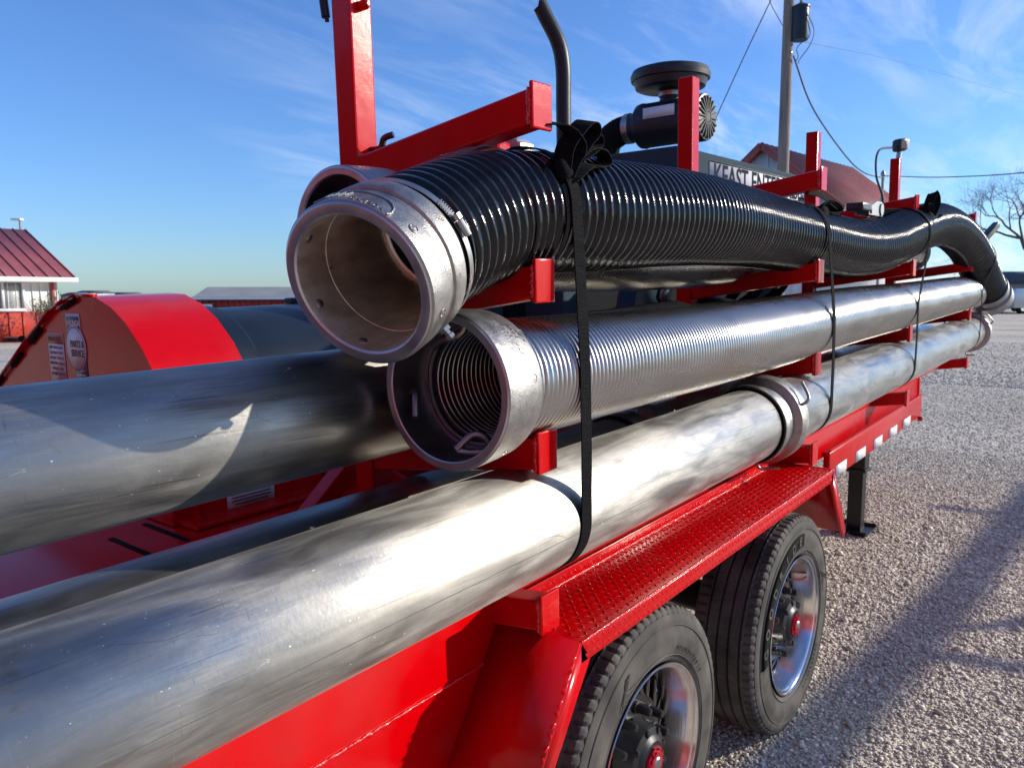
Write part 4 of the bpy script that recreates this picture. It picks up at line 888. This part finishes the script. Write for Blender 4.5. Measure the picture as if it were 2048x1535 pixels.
# bench-like low trailer frame in front of the house
c2 = at(22, 690, 26); l2 = Local((c2[0], c2[1], 0), R2, F2); lt = thing('flat_cart', 'low dark cart lying against the red wainscot of the house', 'cart', (c2[0], c2[1], 0))
m = MB(l2); m.box((0, 0, .16), (1.5, .5, .05), bevel=.01); m.build('frame', DSTEEL, lt)
for xx in (-.4, .55):
    m = MB(l2); m.lathe([(-.04, 0), (-.04, .11), (.04, .11), (.04, 0)], (xx, -.25, .11), (0, 1, 0), 16); m.build('wheel', RUBDK, lt, smooth=30)

# street lamp behind the house
c3 = at(42, 470, 42); lp = thing('street_lamp', 'slim grey floodlight pole rising behind the maroon roof', 'lamp', (c3[0], c3[1], 0))
top = at(38, 440, 42)
m = MB(); m.sweep([(c3[0], c3[1], 0), (c3[0], c3[1], top[2])], .06, 10); m.build('pole', CONC, lp, smooth=50)
m = MB(); m.box((c3[0]-.1, c3[1]+.1, top[2]+.02), (.55, .35, .12), (tuple(R2), tuple(F2), (0, 0, 1)), bevel=.03); m.build('lamp_head', WHITEPT, lp)

# long red shed
c4 = at(345, 600, 58); lb = Local((c4[0], c4[1], 0), R2*math.cos(.12)+F2*math.sin(.12), F2*math.cos(.12)-R2*math.sin(.12))
ls = thing('long_shed', 'long low red metal shed with grey roof beyond the blower', 'shed', (c4[0], c4[1], 0))
sc_ = 58/1550
def zat(v, depth): return CAM_H+(595-v)*depth/1560
m = MB(lb); m.prism([(1.9, 0, 0), (34, 0, 0), (34, 0, zat(600, 57)), (1.9, 0, zat(600, 57))], (0, 8, 0)); wall = m.build('wall', REDSD, ls)
m = MB(lb)
for k in range(70): m.box((2.1+k*.45, -.03, zat(600, 57)/2), (.06, .06, zat(600, 57)))
m.build('wall_ribs', REDSD, ls)
zr, ze = zat(585, 60), zat(600, 57)
m = MB(lb); m.add([(1.5, -.4, ze), (34.5, -.4, ze), (34.5, 4.5, zr+.25), (-.1+1.5, 4.5, zr+.25), (34.5, 9, ze), (1.5, 9, ze)], [[0, 1, 2, 3], [3, 2, 4, 5]]); rf_ = m.build('roof', ROOFGREY, ls)
m = MB(lb); m.box((18, -.42, ze-.05), (33, .08, .22)); m.build('eave_trim', WHITEPT, ls)
m = MB(lb); m.add([(1.48, 0, 0), (1.48, 9, 0), (1.48, 9, ze), (1.48, 4.5, zr+.2), (1.48, 0, ze)], [[0, 1, 2, 3, 4]]); m.build('gable_wall', mat('brown_gable', (.12, .05, .035), .6), ls)
m = MB(lb); m.box((2.4, -.2, ze-.7), (1.0, .25, .4)); m.build('wall_lamp', WHITEPT, ls)
# far pale buildings on the horizon left
for k, (u0, u1, v, dep, mt, lab) in enumerate(((150, 196, 596, 140, WHITEPT, 'tiny white building on the horizon just right of the house'), (198, 262, 597, 170, ROOFGREY, 'low grey farm building on the horizon behind the red hood'), (122, 148, 601, 120, CONC, 'small dull shed between the house and the red hood'))):
    c5 = at((u0+u1)/2, 600, dep); l5 = Local((c5[0], c5[1], 0), R2, F2); w_ = (u1-u0)*dep/1550
    t = thing('far_building', lab, 'building', (c5[0], c5[1], 0)); h_ = 1.9-.2*k
    m = MB(l5); m.box((0, 3, h_/2), (w_, 6, h_)); m.build('wall', mt, t)
    m = MB(l5); m.prism([(-w_/2-.3, -.3, h_), (-w_/2-.3, 6.3, h_), (-w_/2-.3, 3, h_+.5)], (w_+.6, 0, 0)); m.build('roof', DKROOF, t)

# barn to the right
ap = at(1522, 285, 36); az = math.radians(-7); br = np.array((math.cos(az), math.sin(az), 0)); bf = np.array((-math.sin(az), math.cos(az), 0))
HB = ap[2]; hw = 4.0; drop = 3.2; bl_ = Local((ap[0], ap[1], 0), br, bf)
bn = thing('barn', 'tall white gabled barn with faded red roof behind the engine housing', 'barn', (ap[0], ap[1], 0))
Lb = 10.5
m = MB(bl_); m.prism([(.35, -hw+.3, 0), (.35, hw-.3, 0), (.35, hw-.3, HB-drop+.15), (.35, 0, HB-.3), (.35, -hw+.3, HB-drop+.15)], (Lb-.7, 0, 0)); m.build('wall', WHITESD, bn)
for k in range(16):
    y = -hw+.5+k*.47; h_ = HB-.35-abs(y)*drop/hw*1.0; m = MB(bl_); m.box((.33, y, h_/2), (.04, .06, h_)); m.build('batten', WHITESD, bn)
for sgn in (-1, 1):
    m = MB(bl_); m.prism([(0, 0, HB), (0, sgn*hw, HB-drop), (0, sgn*(hw), HB-drop-.16), (0, 0, HB-.16)], (Lb, 0, 0)); rr = m.build('roof', BARNROOF, bn)
    for k in range(22):
        m = MB(bl_); m.bar((.1+k*.48, 0, HB+.01), (.1+k*.48, sgn*hw, HB-drop+.01), .05, .03); m.build('roof_rib', BARNROOF, rr)
m = MB(bl_)
for sgn in (-1, 1): m.bar((-.02, 0, HB-.12), (-.02, sgn*hw, HB-drop-.12), .06, .30)
m.build('barge_board', BARNROOF, bn)
m = MB(bl_); m.box((Lb/2, -hw-.02, HB-drop-.08), (Lb, .06, .22)); m.build('fascia', WHITEPT, bn)

# utility pole
pb = at(1571, 200, 21); up_ = thing('utility_pole', 'grey wooden utility pole carrying a dark transformer can', 'pole', (pb[0], pb[1], 0))
m = MB(); m.sweep([(pb[0], pb[1], 0), (pb[0], pb[1], 6), (pb[0], pb[1], 12.5)], [.16, .150, .125], 20); m.build('pole_shaft', WOOD, up_, smooth=50)
tf = at(1601, 42, 20.6)
m = MB(); m.lathe([(-.50, 0), (-.50, .20), (-.46, .215), (.30, .215), (.33, .235), (.36, .235), (.38, .20), (.44, .08), (.44, 0)], tf, (0, 0, 1), 32); tfc = m.build('transformer', BLUEBLK, up_, smooth=30)
m = MB(); m.lathe([(0, .03), (.05, .05), (.08, .03), (.12, .045), (.16, .025), (.2, .01)], tf+np.array((0, 0, .42)), (0, 0, 1), 16); m.build('insulator', CONC, tfc, smooth=40)
m = MB()
for dz in (-.28, .22): m.bar(tf+np.array((0, 0, dz)), (pb[0], pb[1], tf[2]+dz), .08, .06)
m.build('mounting_bracket', DSTEEL, tfc)
m = MB()
for k, (u_, v_) in enumerate(((1583, 85), (1583, 105))): q_ = at(u_, v_, 20.7); m.bar((pb[0], pb[1], q_[2]), q_, .05, .07)
m.build('cable_rack', DSTEEL, up_)
# drop leads between transformer and service cable
for k, pts in enumerate((((1612, 22), (1628, 60), (1620, 90), (1600, 118), (1596, 128)), ((1612, 30), (1620, 70), (1600, 88), (1593, 100), (1597, 112), (1592, 122)))):
    m = MB(); m.sweep(spline([at(u_, v_, 20.4) for u_, v_ in pts], .1), .012, 6); m.build('drop_lead', WIRE, up_)
def wire(label, pts, r=.014):
    P = spline(pts, .4); m = MB(); m.sweep(P, r, 6); o = m.build('power_line', WIRE, org=P[0]); tag(o, label, 'cable', 'overhead wires'); return o
wire('thick twisted service cable sagging from the pole to the mast on the barn', [at(1587, 112, 20.7), at(1625, 215, 22), at(1690, 310, 24.5), at(1728, 345, 26.5), at(1768, 356, 28.5)], .025)
wire('service cable running right from the mast, above the bare tree', [at(1768, 352, 28.5), at(1900, 354, 26), at(2100, 338, 22), at(2500, 250, 16)], .018)
wire('thin guy wire slanting down left of the utility pole', [at(1542, 0, 20), at(1484, 122, 21), at(1420, 262, 22.5)], .014)
wire('faint thin wire crossing the clouds right of the pole', [at(1590, 80, 21), at(1820, 130, 40), at(2100, 210, 60)], .007)
wire('short wire meeting the pole from the upper left', [at(1515, 0-60, 20), at(1540, 5, 20.5), at(1569, 58, 21)], .011)
mb_ = at(1766, 352, 28.6); ms = thing('service_mast', 'short pipe mast with weatherhead where the cables meet', 'mast', (mb_[0], mb_[1], 0))
m = MB(); m.sweep([(mb_[0], mb_[1], 0), (mb_[0], mb_[1], mb_[2]+.1)], .05, 10); m.sweep([(mb_[0], mb_[1], mb_[2]-.15), (mb_[0]+.2, mb_[1], mb_[2]-.1)], .03, 8); m.build('pipe', CONC, ms, smooth=50)
m = MB(); m.lathe([(0, 0), (0, .08), (.1, .09), (.2, .03), (.2, 0)], (mb_[0], mb_[1], mb_[2]), (0, 0, 1), 12); m.build('weatherhead', DSTEEL, ms, smooth=40)

# bare tree
def bare_tree(name, label, base, H, spread, seed, dens=6):
    r_ = np.random.default_rng(seed); t = thing(name, label, 'tree', tuple(base)); trunk = MB(); crown = MB(); crown.q = []
    def grow(p, d, L, rad, lev):
        n = 4; P = [p]
        for i in range(n):
            d = unit(d+r_.normal(size=3)*.13+np.array((0, 0, .04))); p = p+d*L/n; P.append(p)
        R_ = np.linspace(rad, rad*.62, n+1); (trunk if lev < 2 else crown).sweep(P, R_, 7 if lev < 2 else (5 if lev < 4 else 3), False)
        if lev >= dens: return
        k = 3 if lev < 4 else 2+(r_.random() < .7)
        for j in range(k):
            ax_ = unit(np.cross(d, r_.normal(size=3))); ang = r_.uniform(.28, .8); nd = unit(d*math.cos(ang)+ax_*math.sin(ang)); nd[2] *= spread if lev < 2 else 1
            q_ = P[-1] if j < 2 else P[int(r_.integers(2, n))]
            grow(q_, unit(nd), L*r_.uniform(.62, .82), rad*.58, lev+1)
    grow(np.array(base, float), np.array((0, 0, 1.0)), H*.24, H*.017, 0)
    trunk.build('trunk', BARK, t, smooth=60); crown.build('crown', BARK, t)
    return t
tb = at(2068, 600, 33); bare_tree('bare_tree', 'leafless tree with fine twigs at the right edge', (tb[0], tb[1], 0), 10.2, .85, 5, 8)

# far vehicles and building at right
def vehicle(label, u, depth, L, H, mtl, cab=True, name='parked_truck', cat='truck', face=0.3):
    c = at(u, 610, depth); r = unit(R2*math.cos(face)+F2*math.sin(face)); f = unit(-R2*math.sin(face)+F2*math.cos(face)); lo = Local((c[0], c[1], 0), r, f)
    t = thing(name, label, cat, (c[0], c[1], 0), 'vehicles parked far across the yard')
    m = MB(lo)
    if cab: m.prism([(-L/2, -.95, .45), (L/2, -.95, .45), (L/2, -.95, 1.05), (L*.12, -.95, 1.1), (L*.05, -.95, H), (-L*.28, -.95, H), (-L*.33, -.95, 1.15), (-L/2, -.95, 1.1)], (0, 1.9, 0))
    else: m.box((0, 0, .45+(H-.45)/2), (L, 2.3, H-.45), bevel=.05)
    m.build('body', mtl, t)
    m = MB(lo)
    if cab: m.prism([(L*.075, -.965, 1.15), (L*.03, -.965, H-.12), (-L*.25, -.965, H-.12), (-L*.28, -.965, 1.18)], (0, 1.93, 0))
    else: m.box((L*.38, -1.16, H*.7), (L*.12, .03, H*.2))
    m.build('window', GLASS, t)
    for xx in (-L*.32, L*.32):
        m = MB(lo); m.lathe([(-1.0, 0), (-1.0, .2), (-1.02, .38), (-.75, .40), (-.75, 0)], (xx, 0, .40), (0, 1, 0), 20); w_ = m.build('wheel', RUBDK, t, smooth=30)
        m = MB(lo); m.lathe([(-1.025, 0), (-1.03, .2)], (xx, 0, .40), (0, 1, 0), 16); m.build('rim', CHROME, w_)
    return t
vehicle('small silver pickup parked far right beyond the trailer nose', 2012, 62, 5.2, 1.75, SILVERPT)
vehicle('dark vehicle half hidden behind the drooping hose end', 1984, 66, 5.0, 1.6, NAVYPT)
vehicle('boxy silver van at the right picture edge', 2056, 60, 5.4, 1.9, SILVERPT, cab=False, name='parked_van', cat='van')
vehicle('white flatbed behind the silver pickup', 2030, 78, 6.5, 2.0, WHITEPT)
c6 = at(2100, 590, 95); l6 = Local((c6[0], c6[1], 0), R2, F2); fb_ = thing('far_house', 'low dark roofed building behind the parked vehicles', 'building', (c6[0], c6[1], 0))
m = MB(l6); m.box((0, 4, 1.4), (12, 8, 2.8)); m.build('wall', CONC, fb_)
m = MB(l6); m.prism([(-6.5, -.6, 2.7), (-6.5, 8.6, 2.7), (-6.5, 4, 4.3)], (13, 0, 0)); m.build('roof', DKROOF, fb_)
m = MB(l6); m.box((-3, -.03, 1.5), (1.4, .06, 1.0)); m.box((1, -.03, 1.5), (1.4, .06, 1.0)); m.build('window', GLASS, fb_)

# ------------------------------------------------------------------ auger whose shadow crosses the gravel (stands outside the frame, toward the sun)
def auger():
    k = 1/math.tan(SUN_EL); sx, sy = math.cos(SUN_AZ), math.sin(SUN_AZ)
    def cast(gx, gy, h): return np.array((gx+sx*k*h, gy+sy*k*h, h))
    t = thing('grain_auger', 'long inclined grain auger tube standing beside the yard', 'auger', (12, -8, 0))
    m = MB(); m.sweep([cast(2.2, .80, 2.6), cast(4.4, .63, 3.0), cast(7.6, .48, 3.5)], .075, 20); m.build('auger_tube', RED, t, smooth=50)
    m = MB(); m.bar(cast(6.25, 1.05, 3.1), cast(6.3, .3, 3.0), .05, .05); m.bar(cast(3.6, .62, 2.8), cast(4.0, -.8, 2.6), .06, .05); m.build('cross_brace', RED, t)
    m = MB()
    for gx in (4.0, 6.4):
        c_ = cast(gx, .5, 2.9)
        for s_ in (-1, 1): m.sweep([c_, (c_[0]+.2, c_[1]+s_*.9, 0)], .03, 8)
    m.build('support_leg', RED, t)
auger()

# unseen red shed, added behind the camera to redden reflections and block sky
sd_ = thing('added_red_shed', 'added unseen red shed behind the photographer, there for its reflections', 'shed', (-7, 3, 0))
m = MB(); m.box((-8.4, 6.3, 2.6), (3.9, 30.6, 5.2)); m.build('wall', mat('dark_red_siding', (0.20, 0.018, 0.02), 0.5), sd_)
m = MB(); m.prism([(-10.6, -9.3, 5.15), (-6.2, -9.3, 5.15), (-8.4, -9.3, 6.4)], (0, 31.2, 0)); m.build('roof', ROOFRED, sd_)
